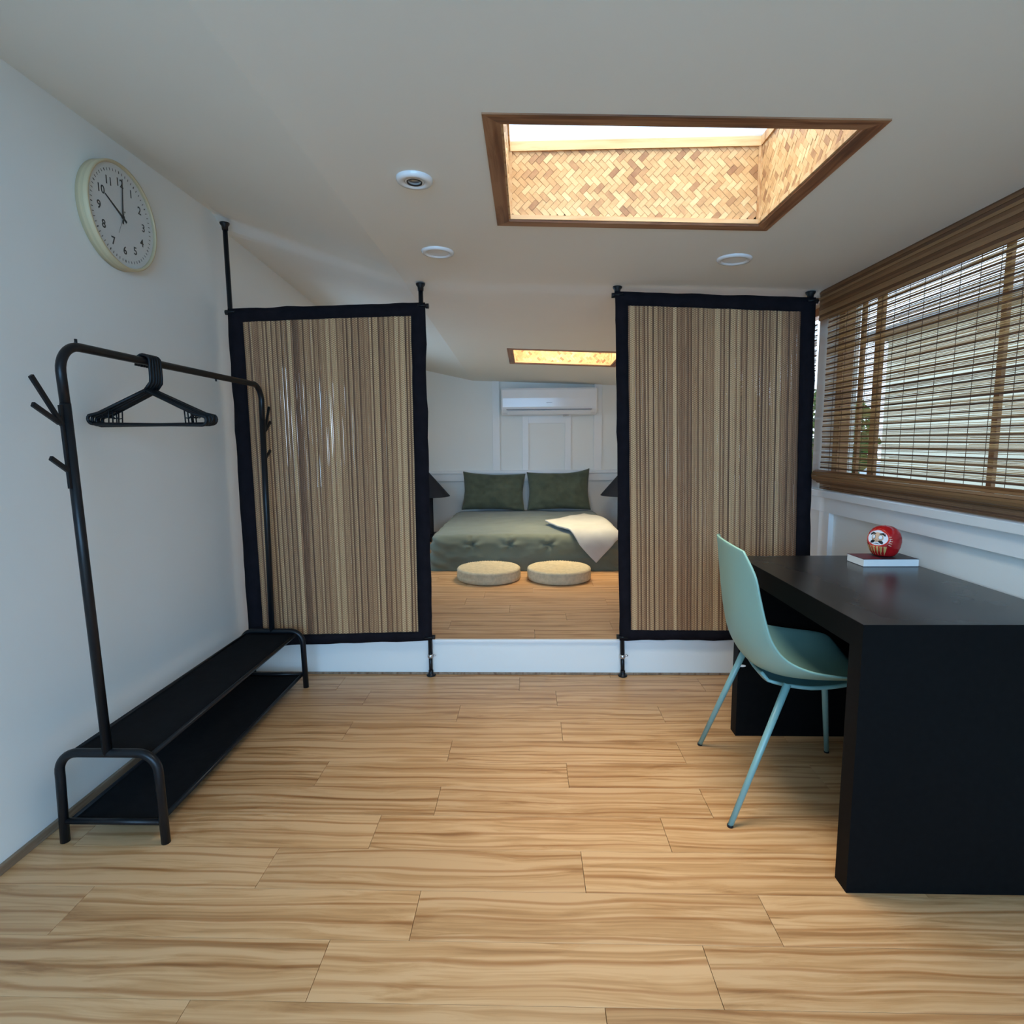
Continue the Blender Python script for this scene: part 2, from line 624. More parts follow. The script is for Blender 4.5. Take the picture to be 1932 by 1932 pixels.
def text_mesh(txt, size, extr=0.0003):
    cu = bpy.data.curves.new('numeral', 'FONT')
    cu.body = txt
    cu.size = size
    cu.align_x = 'CENTER'
    cu.align_y = 'CENTER'
    cu.extrude = extr
    cu.offset = 0.0005
    cu.resolution_u = 3
    ob = bpy.data.objects.new('tmp', cu)
    COL.objects.link(ob)
    dg = bpy.context.evaluated_depsgraph_get()
    me = bpy.data.meshes.new_from_object(ob.evaluated_get(dg))
    bpy.data.objects.remove(ob)
    bpy.data.curves.remove(cu)
    return me


def ss(a, b, x):
    t = min(1, max(0, (x - a) / (b - a)))
    return t * t * (3 - 2 * t)


# ------------------------------------------------------------------ room shell
XL, XR = -1.523, 1.48          # main room side faces
YB = -1.62                     # wall behind the viewer
YR = 2.955                     # step riser face
FB = 0.187                     # bedroom floor height
XBL = XL                    # bedroom left wall
YE = 6.40                      # bedroom end wall


def main_ceil(x):
    if x < -0.595:
        return 1.995 + (-0.595 - x) * (2.335 - 1.995) / 0.928
    return 1.995 - 0.037 * (x + 0.595)


def bed_ceil(x, y):
    z = 1.986 - 0.0325 * (y - 2.98)
    if x < -0.595:
        return z + (-0.595 - x) * lerp(0.322, 0.225, (y - 2.98) / 3.4)
    return z - 0.043 * (x + 0.595)


def ceil_z(x, y):
    k = ss(2.90, 3.06, y)
    return lerp(main_ceil(x), bed_ceil(x, max(y, 2.98)), k)


HOLES = [(-0.062, 0.790, 1.490, 2.110), (-0.115, 0.715, 4.545, 5.150)]   # roof-light shafts


def build_ceiling():
    xs = [XL - 0.1, XL, -1.3, -1.1, -0.9, -0.75, -0.66, -0.62, -0.595, -0.57, -0.53, -0.45, -0.3, 0.2, 1.0, 1.2, XR, XR + 0.12]
    ys = [YB - 0.05, 0.0, 0.8, 2.4, 2.7, 2.86, 2.90, 2.93, 2.96, 2.99, 3.02, 3.06, 3.3, 4.0, 5.6, YE + 0.05]
    for h in HOLES:
        xs += [h[0], h[1]]
        ys += [h[2], h[3]]
    xs, ys = sorted(set(xs)), sorted(set(ys))
    mb = MB()
    vs = []
    for y in ys:
        for x in xs:
            # a slight softening of the fold line
            z = ceil_z(x, y)
            vs.append((x, y, z))
    w = len(xs)
    fs = []
    for j in range(len(ys) - 1):
        for i in range(w - 1):
            cx, cyy = (xs[i] + xs[i + 1]) / 2, (ys[j] + ys[j + 1]) / 2
            if any(h[0] < cx < h[1] and h[2] < cyy < h[3] for h in HOLES):
                continue
            fs.append((j * w + i, j * w + i + 1, (j + 1) * w + i + 1, (j + 1) * w + i))
    top = [(x, y, z + 0.05) for (x, y, z) in vs]
    n0 = len(vs)
    fs2 = [tuple(k + n0 for k in f) for f in fs]
    mb.add(vs + top, fs + fs2, False)
    for k in range(len(mb.sm)):
        mb.sm[k] = True
    me = mb.mesh('ceiling')
    # keep the underside facing down
    for p in me.polygons:
        p.use_smooth = True
    me.materials.append(M['ceiling'])
    o = inst('ceiling', me)
    md = o.modifiers.new('split', 'EDGE_SPLIT')
    md.split_angle = R(9)
    tag(o, 'off-white ceiling, flat over the room, folding up along the clock wall and dropping into the bedroom', kind='structure')


build_ceiling()

wl_ = MB()
wl_.bb(XL - 0.12, XL, YB, 3.06, -0.02, 2.40)
tag(wl_.build('wall_left', M['wall']), 'white painted side wall that carries the clock', kind='structure')

wb = MB()
wb.bb(XBL - 0.08, XBL, 3.06, 3.6, FB - .1, 2.3)
wb.bb(XBL - 0.08, XBL, 5.2, YE, FB - .1, 2.3)
wb.bb(XBL - 0.08, XBL, 3.6, 5.2, FB - .1, 0.85)
wb.bb(XBL - 0.08, XBL, 3.6, 5.2, 1.75, 2.3)
tag(wb.build('wall_bedroom_left', M['wall']), 'white side wall of the raised bedroom beside the bed', kind='structure')
g = MB()
g.bb(XBL - 0.06, XBL - 0.02, 3.6, 3.65, 0.85, 1.75)
g.bb(XBL - 0.06, XBL - 0.02, 5.15, 5.2, 0.85, 1.75)
g.bb(XBL - 0.06, XBL - 0.02, 4.38, 4.42, 0.85, 1.75)
g.bb(XBL - 0.06, XBL - 0.02, 3.65, 5.15, 0.85, 0.90)
g.bb(XBL - 0.06, XBL - 0.02, 3.65, 5.15, 1.70, 1.75)
w3 = g.build('window_3', M['trim'])
tag(w3, 'white framed side window of the bedroom', kind='structure')
MB().bb(XBL - 0.045, XBL - 0.040, 3.65, 5.15, 0.90, 1.70).build('pane', M['glass'], w3)

we = MB()
we.bb(XBL - 0.1, XR + 0.2, YE, YE + 0.1, 0.0, 2.3)
w_end = tag(we.build('wall_end', M['wall']), 'white panelled wall behind the bed under the air conditioner', kind='structure')
for nm, (x0, x1, z0, z1) in {'batten': (-0.385, -0.308, 0.908, 1.90), 'batten.001': (-0.060, 0.003, 0.908, 1.55), 'batten.002': (0.400, 0.463, 0.908, 1.55),
                             'batten.003': (0.712, 0.796, 0.908, 1.90), 'batten.004': (0.003, 0.400, 1.412, 1.50)}.items():
    MB().bb(x0, x1, YE - 0.022, YE, z0, z1, bev=0.002).build('batten', M['trim'], w_end)
MB().bb(XBL, XR, YE - 0.040, YE, 0.873, 0.908, bev=0.003).build('rail', M['trim'], w_end)
MB().bb(XBL, XR, YE - 0.024, YE, 0.792, 0.873, bev=0.002).build('lower_board', M['trim'], w_end)

# right wall, with the long window and the bedroom window
wr = MB()
wr.bb(XR, XR + 0.12, YB, YE, -0.02, 0.955)
wr.bb(XR, XR + 0.12, YB, YE, 1.90, 2.02)
wr.bb(XR, XR + 0.12, YB, -0.45, 0.955, 1.90)
wr.bb(XR - 0.015, XR + 0.12, 2.935, 3.055, 0.955, 1.92)
wr.bb(XR, XR + 0.12, 5.3, YE, 0.955, 1.90)
w_r = tag(wr.build('wall_right', M['wall']), 'white panelled wall under and around the long window', kind='structure')
MB().bb(XR - 0.024, XR, YB, 5.6, 0.862, 0.938, bev=0.002).build('rail', M['trim'], w_r)
for (y0, y1) in ((2.846, 2.943), (1.10, 1.19), (4.3, 4.39)):
    MB().bb(XR - 0.024, XR, y0, y1, 0.0, 0.862, bev=0.002).build('stile', M['trim'], w_r)
MB().bb(XR - 0.048, XR + 0.03, YB, 5.6, 0.936, 0.968, bev=0.003).build('window_sill', M['trim'], w_r)


def wood_window(name, y0, y1, z0, z1, mull, label):
    f = MB()
    f.bb(XR + 0.02, XR + 0.07, y0, y1, z0, z0 + 0.045)
    f.bb(XR + 0.02, XR + 0.07, y0, y1, z1 - 0.05, z1)
    f.bb(XR + 0.02, XR + 0.07, y0, y0 + 0.05, z0 + 0.045, z1 - 0.05)
    f.bb(XR + 0.02, XR + 0.07, y1 - 0.05, y1, z0 + 0.045, z1 - 0.05)
    w = tag(f.build(name, M['sash_wood']), label, kind='structure')
    edges = [y0 + 0.05] + [q for m_ in mull for q in m_] + [y1 - 0.05]
    for a, b_ in mull:
        MB().bb(XR + 0.036, XR + 0.050, a, b_, z0 + 0.045, z1 - 0.05, bev=0.002).build('mullion', M['sash_wood'], w)
    for k in range(0, len(edges), 2):
        MB().bb(XR + 0.042, XR + 0.046, edges[k], edges[k + 1], z0 + 0.045, z1 - 0.05).build('pane', M['glass'], w)
    return w


wood_window('window_1', -0.45, 2.935, 0.968, 1.90, [(0.70, 0.75), (1.30, 1.35), (1.950, 1.974), (2.61, 2.66), (2.750, 2.775)],
            'long wooden-framed window behind the brown blind')
wood_window('window_2', 3.055, 5.30, 0.968, 1.90, [(4.1, 4.15)], 'wooden-framed bedroom window past the post')

# wall behind the viewer with a glazed sliding door
wk = MB()
wk.bb(XL - 0.1, -1.30, YB - 0.1, YB, 0, 2.4)
wk.bb(1.30, XR + 0.1, YB - 0.1, YB, 0, 2.1)
wk.bb(-1.30, 1.30, YB - 0.1, YB, 2.0, 2.4)
tag(wk.build('wall_back', M['wall']), 'white wall with the glazed door opening, behind the viewer', kind='structure')
dk = MB()
for x0, x1 in ((-1.30, -1.23), (-0.04, 0.04), (1.23, 1.30)):
    dk.bb(x0, x1, YB - 0.08, YB - 0.03, 0.06, 1.94)
dk.bb(-1.30, 1.30, YB - 0.08, YB - 0.03, 0.0, 0.06)
dk.bb(-1.30, 1.30, YB - 0.08, YB - 0.03, 1.94, 2.0)
d1 = tag(dk.build('door_1', M['trim']), 'glazed sliding door behind the viewer', kind='structure')
MB().bb(-1.23, -0.04, YB - 0.058, YB - 0.053, 0.06, 1.94).build('pane', M['glass'], d1)
MB().bb(0.04, 1.23, YB - 0.058, YB - 0.053, 0.06, 1.94).build('pane', M['glass'], d1)


# floors made of boards
def plank_mesh(lx, ly, name):
    mb = MB()
    mb.box((0, 0, -0.006), (lx - 0.0012, ly - 0.0010, 0.012), bev=0.0007)
    me = mb.mesh(name)
    me.materials.append(M['floor'])
    return me


PL, PW = 0.913, 0.1617
sub = MB()
sub.bb(XL - 0.1, XR + 0.1, YB - 0.1, 2.97, -0.06, -0.012)
floor = tag(sub.build('floor', M['base_wood']), 'warm oak-coloured laminate floor of the main room', kind='structure')
cache = {}


def lay(parent, x0, x1, y0, y1, z, rows_):
    for k, (ya, yb, jx) in enumerate(rows_):
        ya, yb = max(ya, y0), min(yb, y1)
        if yb - ya < 0.01:
            continue
        start = jx - PL * math.ceil((jx - x0) / PL)
        x = start
        while x < x1 - 1e-6:
            a, b_ = max(x, x0), min(x + PL, x1)
            if b_ - a > 0.02:
                key = (round(b_ - a, 3), round(yb - ya, 3))
                if key not in cache:
                    cache[key] = plank_mesh(key[0], key[1], 'plank')
                inst('plank', cache[key], parent, ((a + b_) / 2, (ya + yb) / 2, z))
            x += PL


rws = []
jxs = [0.129, -0.322, 0.136, -0.318, 0.139, -0.317, -0.49, 0.151, -0.30, 0.417, 0.16, -0.30]
y = 2.748
rws.append((2.748, 2.91, -0.05))
rws.append((2.91, 2.955, 0.42))
for k in range(28):
    rws.append((y - PW, y, jxs[k] if k < len(jxs) else [0.14, -0.32, 0.14, -0.45, 0.3][k % 5]))
    y -= PW
lay(floor, XL, XR, YB, 2.955, 0.0, rws)

sub = MB()
sub.bb(XL, XR, YR, YE, -0.05, FB - 0.0125)
fb = tag(sub.build('floor_bedroom', M['wall']), 'raised bedroom floor in the same oak-coloured laminate, with a white riser', kind='structure')
rws = []
y = YR + 0.012
for k in range(22):
    rws.append((y, y + PW, [0.03, -0.45, 0.22, -0.12, 0.5, -0.3][k % 6]))
    y += PW
lay(fb, XL, XR, YR + 0.012, YE, FB, rws)
tag(MB().bb(XL, XR, YR - 0.012, YR + 0.012, FB - 0.012, FB + 0.003, bev=0.004).build('trim_1', M['trim']), 'white nosing along the edge of the bedroom step', kind='structure')
tag(MB().bb(XL, XR, YR - 0.010, YR, 0.0, 0.011, bev=0.002).build('baseboard_step', M['base_wood']), 'thin wood strip at the foot of the step', kind='structure')
tag(MB().bb(XL, XL + 0.012, YB, YR, 0.0, 0.028, bev=0.003).build('baseboard_left', M['base_wood']), 'low brown-grey wood strip at the foot of the clock wall', kind='structure')


# ------------------------------------------------------------------ roof lights with woven bamboo shafts
def clip_poly(poly, x0, x1, y0, y1):
    def cl(p, inside, inter):
        out = []
        for i in range(len(p)):
            a, b_ = p[i - 1], p[i]
            ia, ib = inside(a), inside(b_)
            if ib:
                if not ia:
                    out.append(inter(a, b_))
                out.append(b_)
            elif ia:
                out.append(inter(a, b_))
        return out

    def ix(v):
        return lambda a, b_: (v, a[1] + (b_[1] - a[1]) * (v - a[0]) / (b_[0] - a[0]))

    def iy(v):
        return lambda a, b_: (a[0] + (b_[0] - a[0]) * (v - a[1]) / (b_[1] - a[1]), v)
    for inside, inter in ((lambda p: p[0] >= x0, ix(x0)), (lambda p: p[0] <= x1, ix(x1)), (lambda p: p[1] >= y0, iy(y0)), (lambda p: p[1] <= y1, iy(y1))):
        if len(poly) < 3:
            return []
        poly = cl(poly, inside, inter)
    return poly


def weave(W, H, mat, parent, w=0.0175, single=False, seed=1, foot=None):
    """2/2 twill turned 45 degrees; face in local XY, out along +Z"""
    rnd = random.Random(seed)
    c45 = math.sqrt(0.5)
    n = int((W + H) / w) + 4
    joined = MB()
    tone_a = {i: rnd.uniform(0.35, 0.8) for i in range(-n, n + 1)}
    for i in range(-n, n + 1):
        for j in range(-n, n + 1):
            # zigzag: reverse the twill every 8 cells
            ph = (i + j) % 4 if ((i - j) // 9) % 2 == 0 else (i + j) % 4
            kind = None
            if ph == 0:
                kind = 0
                a0, a1, b0, b1 = i, i + 1, j, j + 2
            elif ph == 2:
                kind = 1
                a0, a1, b0, b1 = i, i + 2, j, j + 1
            if kind is None:
                continue
            e = 0.03
            pts = []
            for (a, b_) in ((a0 + e, b0 + e), (a1 - e, b0 + e), (a1 - e, b1 - e), (a0 + e, b1 - e)):
                X = (a - b_) * w * c45 + W * 0.5
                Y = (a + b_) * w * c45 + H * 0.5
                pts.append((X, Y))
            f0 = foot(pts[0][0]) if foot else 0
            pl = clip_poly(pts, 0, W, max(0, f0), H)
            if len(pl) < 3:
                continue
            ar = abs(sum(pl[k][0] * pl[(k + 1) % len(pl)][1] - pl[(k + 1) % len(pl)][0] * pl[k][1] for k in range(len(pl)))) / 2
            if ar < w * w * 0.08:
                continue
            t = rnd.gauss(0.62, 0.14)
            if rnd.random() < 0.10:
                t = rnd.uniform(0.1, 0.3)
            zt = 0.0016 + rnd.random() * 0.0012
            if single:
                mb = MB()
                mb.t = t
                mb.prism(pl, 0, zt, mat)
                mb.build('bamboo_strip', M['weave'], parent, attr=True)
            else:
                joined.t = t
                joined.prism(pl, 0, zt, mat)
    if not single:
        o = joined.build('bamboo_weave', M['weave'], parent, attr=True)
        o['kind'] = 'stuff'


def roof_light(h, zc, ztop, label, individual, name='skylight'):
    x0, x1, y0, y1 = h
    root = empty(name, ((x0 + x1) / 2, (y0 + y1) / 2, zc((x0 + x1) / 2, y0)), 0, label, 'skylight')
    inv = T(*[-q for q in root.location])

    def fin(mb, nm, mat, par=root, **k):
        mb.v = [tuple(inv @ Vector(q)) for q in mb.v] if par is root else mb.v
        return mb.build(nm, mat, par, **k)
    fw = 0.042
    # brown frame lying against the ceiling, following its slope
    def sl(x, y, dz):
        return (x, y, zc(x, y) + dz)

    def strip(pa, pb, pc, pd, nm, mat):
        mb = MB()
        lo = [sl(*p, -0.004) for p in (pa, pb, pc, pd)]
        hi = [sl(*p, 0.030) for p in (pa, pb, pc, pd)]
        mb.add(lo + hi, [(0, 1, 2, 3), (7, 6, 5, 4), (0, 4, 5, 1), (1, 5, 6, 2), (2, 6, 7, 3), (3, 7, 4, 0)])
        fin(mb, nm, mat)
    ox0, ox1, oy0, oy1 = x0 - fw, x1 + fw, y0 - fw, y1 + fw
    strip((ox0, oy0), (ox1, oy0), (x1, y0), (x0, y0), 'frame_board', M['brown_wood'])
    strip((x0, y1), (x1, y1), (ox1, oy1), (ox0, oy1), 'frame_board', M['brown_wood'])
    strip((ox0, oy0), (x0, y0), (x0, y1), (ox0, oy1), 'frame_board', M['brown_wood_y'])
    strip((x1, y0), (ox1, oy0), (ox1, oy1), (x1, y1), 'frame_board', M['brown_wood_y'])
    L = root.location
    # four shaft walls
    walls = [('far', x0, x1, y1), ('near', x0, x1, y0), ('west', y0, y1, x0), ('east', y0, y1, x1)]
    for wn_, a, b_, c in walls:
        # local frame of the panel face: X along the wall, Y up, Z into the shaft; foot follows the ceiling slope
        if wn_ == 'far':
            mt = Matrix(((1, 0, 0, a), (0, 0, -1, c), (0, 1, 0, 0), (0, 0, 0, 1)))
            e0, e1 = zc(a, c), zc(b_, c)
        elif wn_ == 'near':
            mt = Matrix(((-1, 0, 0, b_), (0, 0, 1, c), (0, 1, 0, 0), (0, 0, 0, 1)))
            e0, e1 = zc(b_, c), zc(a, c)
        elif wn_ == 'east':
            mt = Matrix(((0, 0, -1, c), (-1, 0, 0, b_), (0, 1, 0, 0), (0, 0, 0, 1)))
            e0, e1 = zc(c, b_), zc(c, a)
        else:
            mt = Matrix(((0, 0, 1, c), (1, 0, 0, a), (0, 1, 0, 0), (0, 0, 0, 1)))
            e0, e1 = zc(c, a), zc(c, b_)
        e0, e1 = e0 + 0.003, e1 + 0.003
        W = b_ - a
        mt = inv @ mt
        p = MB().prism([(0, e0), (W, e1), (W, ztop), (0, ztop)], -0.02, 0.0, mt).build('shaft_panel', M['pine'], root)
        tb, bb_ = 0.030, 0.014
        zl = min(e0, e1)
        weave(W - 0.024, ztop - tb - zl - bb_, mt @ T(0.012, zl + bb_, 0), p, single=(individual and wn_ == 'far'), seed=len(wn_) + int(c * 10),
              foot=lambda q, e0=e0, e1=e1, W=W, zl=zl: lerp(e0, e1, (q + 0.012) / W) - zl)
        for poly, th, nm in (([(0, ztop - tb), (W, ztop - tb), (W, ztop), (0, ztop)], 0.007, 'trim_strip'),
                             ([(0, e0), (W, e1), (W, e1 + bb_), (0, e0 + bb_)], 0.006, 'trim_strip'),
                             ([(0, e0 + bb_), (0.012, e0 + bb_), (0.012, ztop - tb), (0, ztop - tb)], 0.006, 'corner_strip'),
                             ([(W - 0.012, e1 + bb_), (W, e1 + bb_), (W, ztop - tb), (W - 0.012, ztop - tb)], 0.006, 'corner_strip')):
            MB().prism(poly, 0, th, mt).build(nm, M['pine'], p)
    fin(MB().bb(x0 - 0.02, x1 + 0.02, y1, y1 + 0.03, ztop, ztop + 0.008), 'curb', M['grey_plastic'])
    fin(MB().bb(x0 - 0.02, x1 + 0.02, y0 - 0.03, y0, ztop, ztop + 0.008), 'curb', M['grey_plastic'])
    fin(MB().bb(x0 - 0.03, x0, y0, y1, ztop, ztop + 0.008), 'curb', M['grey_plastic'])
    fin(MB().bb(x1, x1 + 0.03, y0, y1, ztop, ztop + 0.008), 'curb', M['grey_plastic'])
    fin(MB().bb(x0 - 0.03, x1 + 0.03, y0 - 0.03, y1 + 0.03, ztop + 0.009, ztop + 0.013), 'glazing', M['glass'])
    return root


roof_light(HOLES[0], ceil_z, 2.225, 'large skylight framed in brown wood, its shaft lined with herringbone bamboo', True)
roof_light(HOLES[1], ceil_z, 2.16, 'glowing orange skylight over the bed, past the two bamboo screens', False)


# ------------------------------------------------------------------ ceiling fittings
def ceiling_disc(x, y, r, nm, label, kind, group=None):
    dx = -0.037
    root = empty(nm, (x, y, ceil_z(x, y)), 0, label, 'ceiling light', group)
    root.rotation_euler = (0, math.atan(0.037), 0)
    if kind == 'spot':
        MB().lathe([(r * 0.55, -0.004), (r * 0.60, -0.013), (r * 0.93, -0.012), (r, -0.006), (r, 0.006)], 40).build('trim_ring', M['white_plastic'], root)
        MB().lathe([(r * 0.36, 0.004), (r * 0.42, -0.010), (r * 0.52, -0.011), (r * 0.54, 0.0)], 36).build('gimbal_ring', M['white_plastic'], root)
        MB().lathe([(0.0001, -0.001), (r * 0.16, -0.004), (r * 0.30, -0.006), (r * 0.36, 0.002)], 32).build('reflector', M['chrome'], root)
        MB().lathe([(r * 0.35, -0.0095), (r * 0.42, -0.0125), (r * 0.425, -0.006)], 32).build('bezel', M['dark'], root)
    else:
        MB().lathe([(r * 0.70, -0.004), (r * 0.76, -0.010), (r * 0.94, -0.009), (r, -0.003), (r, 0.006)], 44).build('rim', M['white_plastic'], root)
        MB().lathe([(0.0001, -0.0055), (r * 0.5, -0.0055), (r * 0.71, -0.0045)], 40).build('diffuser', M['white_plastic'], root)


ceiling_disc(-0.328, 1.80, 0.053, 'spotlight', 'cream recessed spotlight with a bare lamp, nearer than the two blank discs', 'spot')
ceiling_disc(-0.362, 2.462, 0.066, 'ceiling_downlight', 'round white downlight, unlit, between the sloping fold and the skylight', 'disc', 'round white downlights in front of the screens')
ceiling_disc(0.833, 2.475, 0.068, 'ceiling_downlight', 'round white downlight, unlit, above the screen beside the window', 'disc', 'round white downlights in front of the screens')


# ------------------------------------------------------------------ bamboo screens on tension poles
def screen(label, q_out, q_in, poles, seed, group):
    """q: (x,z) at tl, tr, br, bl"""
    rnd = random.Random(seed)
    Y = 2.920
    root = empty('bamboo_screen', (q_out[3][0], Y, 0), 0, label, 'room divider', group)
    O = Vector(root.location)

    def quad(q, u, v):
        a = Vector(q[0]).lerp(Vector(q[1]), u)
        b_ = Vector(q[3]).lerp(Vector(q[2]), u)
        return a.lerp(b_, v)

    def warp(x, z, s=0.0025):
        return s * noise.noise(Vector((x * 6 + seed, z * 6, 0)))
    # cloth border, four hemmed strips as one closed ring with ragged edges
    mb = MB()

    def ring(off, jit):
        pts = []
        for e in range(4):
            for k in range(26):
                t = k / 26
                u, v = [(t, 0), (1, t), (1 - t, 1), (0, 1 - t)][e]
                p = quad(q_out if off == 0 else q_in, u, v)
                jx = jit * noise.noise(Vector((p.x * 9, p.y * 9, seed + off)))
                jz = jit * noise.noise(Vector((p.x * 9 + 5, p.y * 9, seed + off)))
                pts.append(Vector((p.x + jx, p.y + jz)))
        return pts
    ro, ri = ring(0, 0.006), ring(1, 0.0025)
    n = len(ro)
    vs = []
    for yy in (-0.005, 0.005):
        for p in ro:
            vs.append(Vector((p.x, Y + yy * 0.6 + 0.004 * noise.noise(Vector((p.x * 4, p.y * 4, seed))), p.y)) - O)
        for p, q in zip(ro, ri):
            m_ = (p + q) / 2
            vs.append(Vector((m_.x, Y + yy * 1.4 + 0.003 * noise.noise(Vector((m_.x * 12, m_.y * 12, seed))), m_.y)) - O)
        for p in ri:
            vs.append(Vector((p.x, Y + yy, p.y)) - O)
    fs = []
    for k in range(n):
        k2 = (k + 1) % n
        for r_ in range(2):
            fs.append((r_ * n + k, r_ * n + k2, (r_ + 1) * n + k2, (r_ + 1) * n + k))
            fs.append((3 * n + r_ * n + k, 3 * n + (r_ + 1) * n + k, 3 * n + (r_ + 1) * n + k2, 3 * n + r_ * n + k2))
        fs.append((k, 3 * n + k, 3 * n + k2, k2))
        fs.append((2 * n + k, 2 * n + k2, 5 * n + k2, 5 * n + k))
    mb.add(vs, fs, True)
    mb.build('cloth_border', M['cloth'], root)
    # reed mat: many thin upright strips whose edges wander, leaving slits of light here and there
    W = (Vector(q_in[1]) - Vector(q_in[0])).length + 0.02
    ns = int(W / 0.0085)
    grp, base_t = 0, 0.6
    mb = MB()
    NV = 30
    e = 0.012
    for i in range(ns):
        if grp <= 0:
            grp = rnd.choice([1, 2, 2, 3])
            base_t = rnd.gauss(0.60, 0.16)
            mb.t = rnd.uniform(0.10, 0.42)
        else:
            mb.t = base_t + rnd.gauss(0, 0.05)
            grp -= 1
        mb.ph = (i % 2) * pi + rnd.uniform(-0.4, 0.4)
        u0, u1 = i / ns, (i + 1) / ns
        zoff = rnd.uniform(-0.0012, 0.0012)
        slit = rnd.random() < 0.085
        sc_, sl_ = rnd.uniform(0.2, 0.45), rnd.uniform(0.05, 0.13)
        rows_ = []
        for k in range(NV + 1):
            v = k / NV
            p0, p1 = quad(q_in, u0, v), quad(q_in, u1, v)
            cx = (p0.x + p1.x) / 2 + 0.0014 * noise.noise(Vector((i * 3.1, v * 7, seed)))
            hw = (p1.x - p0.x) / 2 * (1.06 + 0.05 * noise.noise(Vector((i * 5.7, v * 11, seed + 9))))
            if slit and abs(v - sc_) < sl_:
                hw *= 1 - 0.30 * (1 - (abs(v - sc_) / sl_) ** 2)
            zz = (p0.y + p1.y) / 2
            if k == 0:
                zz += e
            if k == NV:
                zz -= e
            yy = Y + zoff + 0.002 * noise.noise(Vector((i * 0.2, v * 3, seed)))
            rows_.append((cx, hw, zz, yy))
        vs, fs = [], []
        for (cx, hw, zz, yy) in rows_:
            vs += [Vector((cx - hw, yy, zz)) - O, Vector((cx, yy - 0.0016, zz)) - O, Vector((cx + hw, yy, zz)) - O, Vector((cx, yy + 0.0016, zz)) - O]
        for k in range(NV):
            a = k * 4
            for c in range(4):
                c2 = (c + 1) % 4
                fs.append((a + c, a + c2, a + 4 + c2, a + 4 + c))
        mb.add(vs, fs, False)
    m_o = mb.build('reed_mat', M['mat'], root, attr=True)
    m_o['kind'] = 'stuff'
    # poles
    for (xt, xb, zc) in poles:
        Yp = Y + 0.012
        p = MB()
        p.tube([(xb - O.x, Yp - Y, 0.012), (lerp(xb, xt, 0.06) - O.x, Yp - Y, 0.11)], 0.0100, 14)
        p.tube([(lerp(xb, xt, 0.05) - O.x, Yp - Y, 0.105), (xt - O.x, Yp - Y, zc - 0.02)], 0.0115, 14)
        pole = p.build('pole', M['black_metal'], root)
        MB().lathe([(0.0001, 0), (0.023, 0), (0.024, 0.006), (0.016, 0.010), (0.0125, 0.018), (0.0125, 0.030), (0.0001, 0.030)], 24, T(xb - O.x, Yp - Y, 0.0)).build('foot', M['black_metal'], pole)
        MB().lathe([(0.0001, zc), (0.023, zc), (0.022, zc - 0.007), (0.015, zc - 0.016), (0.014, zc - 0.034), (0.0001, zc - 0.034)], 24, T(xt - O.x, Yp - Y, 0)).build('cap', M['black_metal'], pole)
        c = MB()
        xc = lerp(xb, xt, 0.055) - O.x
        c.lathe([(0.0001, 0.097), (0.0135, 0.097), (0.0160, 0.103), (0.0160, 0.111), (0.0135, 0.117), (0.0001, 0.117)], 20, T(xc, Yp - Y, 0))
        c.tube([(xc + 0.010, Yp - Y, 0.110), (xc + 0.028, Yp - Y - 0.004, 0.112)], 0.004, 8)
        c.build('collar', M['chrome'], pole)
    # rods through the hems with end clamps
    for (a, b_, nm) in ((q_out[0], q_out[1], 'rod'), (q_out[3], q_out[2], 'rod')):
        sgn = -1 if a is q_out[0] else 1
        A = Vector((a[0] - 0.012, Y + 0.009, a[1] + sgn * 0.015)) - O
        Bv = Vector((b_[0] + 0.012, Y + 0.009, b_[1] + sgn * 0.015)) - O
        rd = MB().tube([A, Bv], 0.0060, 12).build(nm, M['black_metal'], root)
        for P, dr in ((A, 1), (Bv, -1)):
            k = MB()
            k.tube([P + Vector((-0.003 * dr, 0, 0)), P + Vector((0.012 * dr, 0, 0))], 0.0125, 12)
            k.tube([P + Vector((0.004 * dr, -0.012, 0.0)), P + Vector((0.050 * dr, -0.014, 0.0))], 0.0055, 8)
            k.build('end_clamp', M['black_metal'], rd)
    return root


screen('bamboo screen in a black cloth border, standing beside the clock wall behind the clothes rack',
       [(-1.471, 1.878), (-0.496, 1.894), (-0.505, 0.196), (-1.469, 0.160)],
       [(-1.399, 1.814), (-0.567, 1.833), (-0.575, 0.243), (-1.392, 0.222)],
       [(-1.464, -1.462, 2.283), (-0.519, -0.517, 1.985)], 3, 'bamboo screens flanking the bedroom opening')
screen('bamboo screen in a black cloth border, behind the desk and green chair',
       [(0.421, 1.930), (1.373, 1.889), (1.424, 0.200), (0.467, 0.199)],
       [(0.483, 1.865), (1.307, 1.826), (1.352, 0.250), (0.523, 0.252)],
       [(0.434, 0.487), (1.354, 1.400)] and [(0.434, 0.487, 1.957), (1.354, 1.395, 1.918)], 11, 'bamboo screens flanking the bedroom opening')


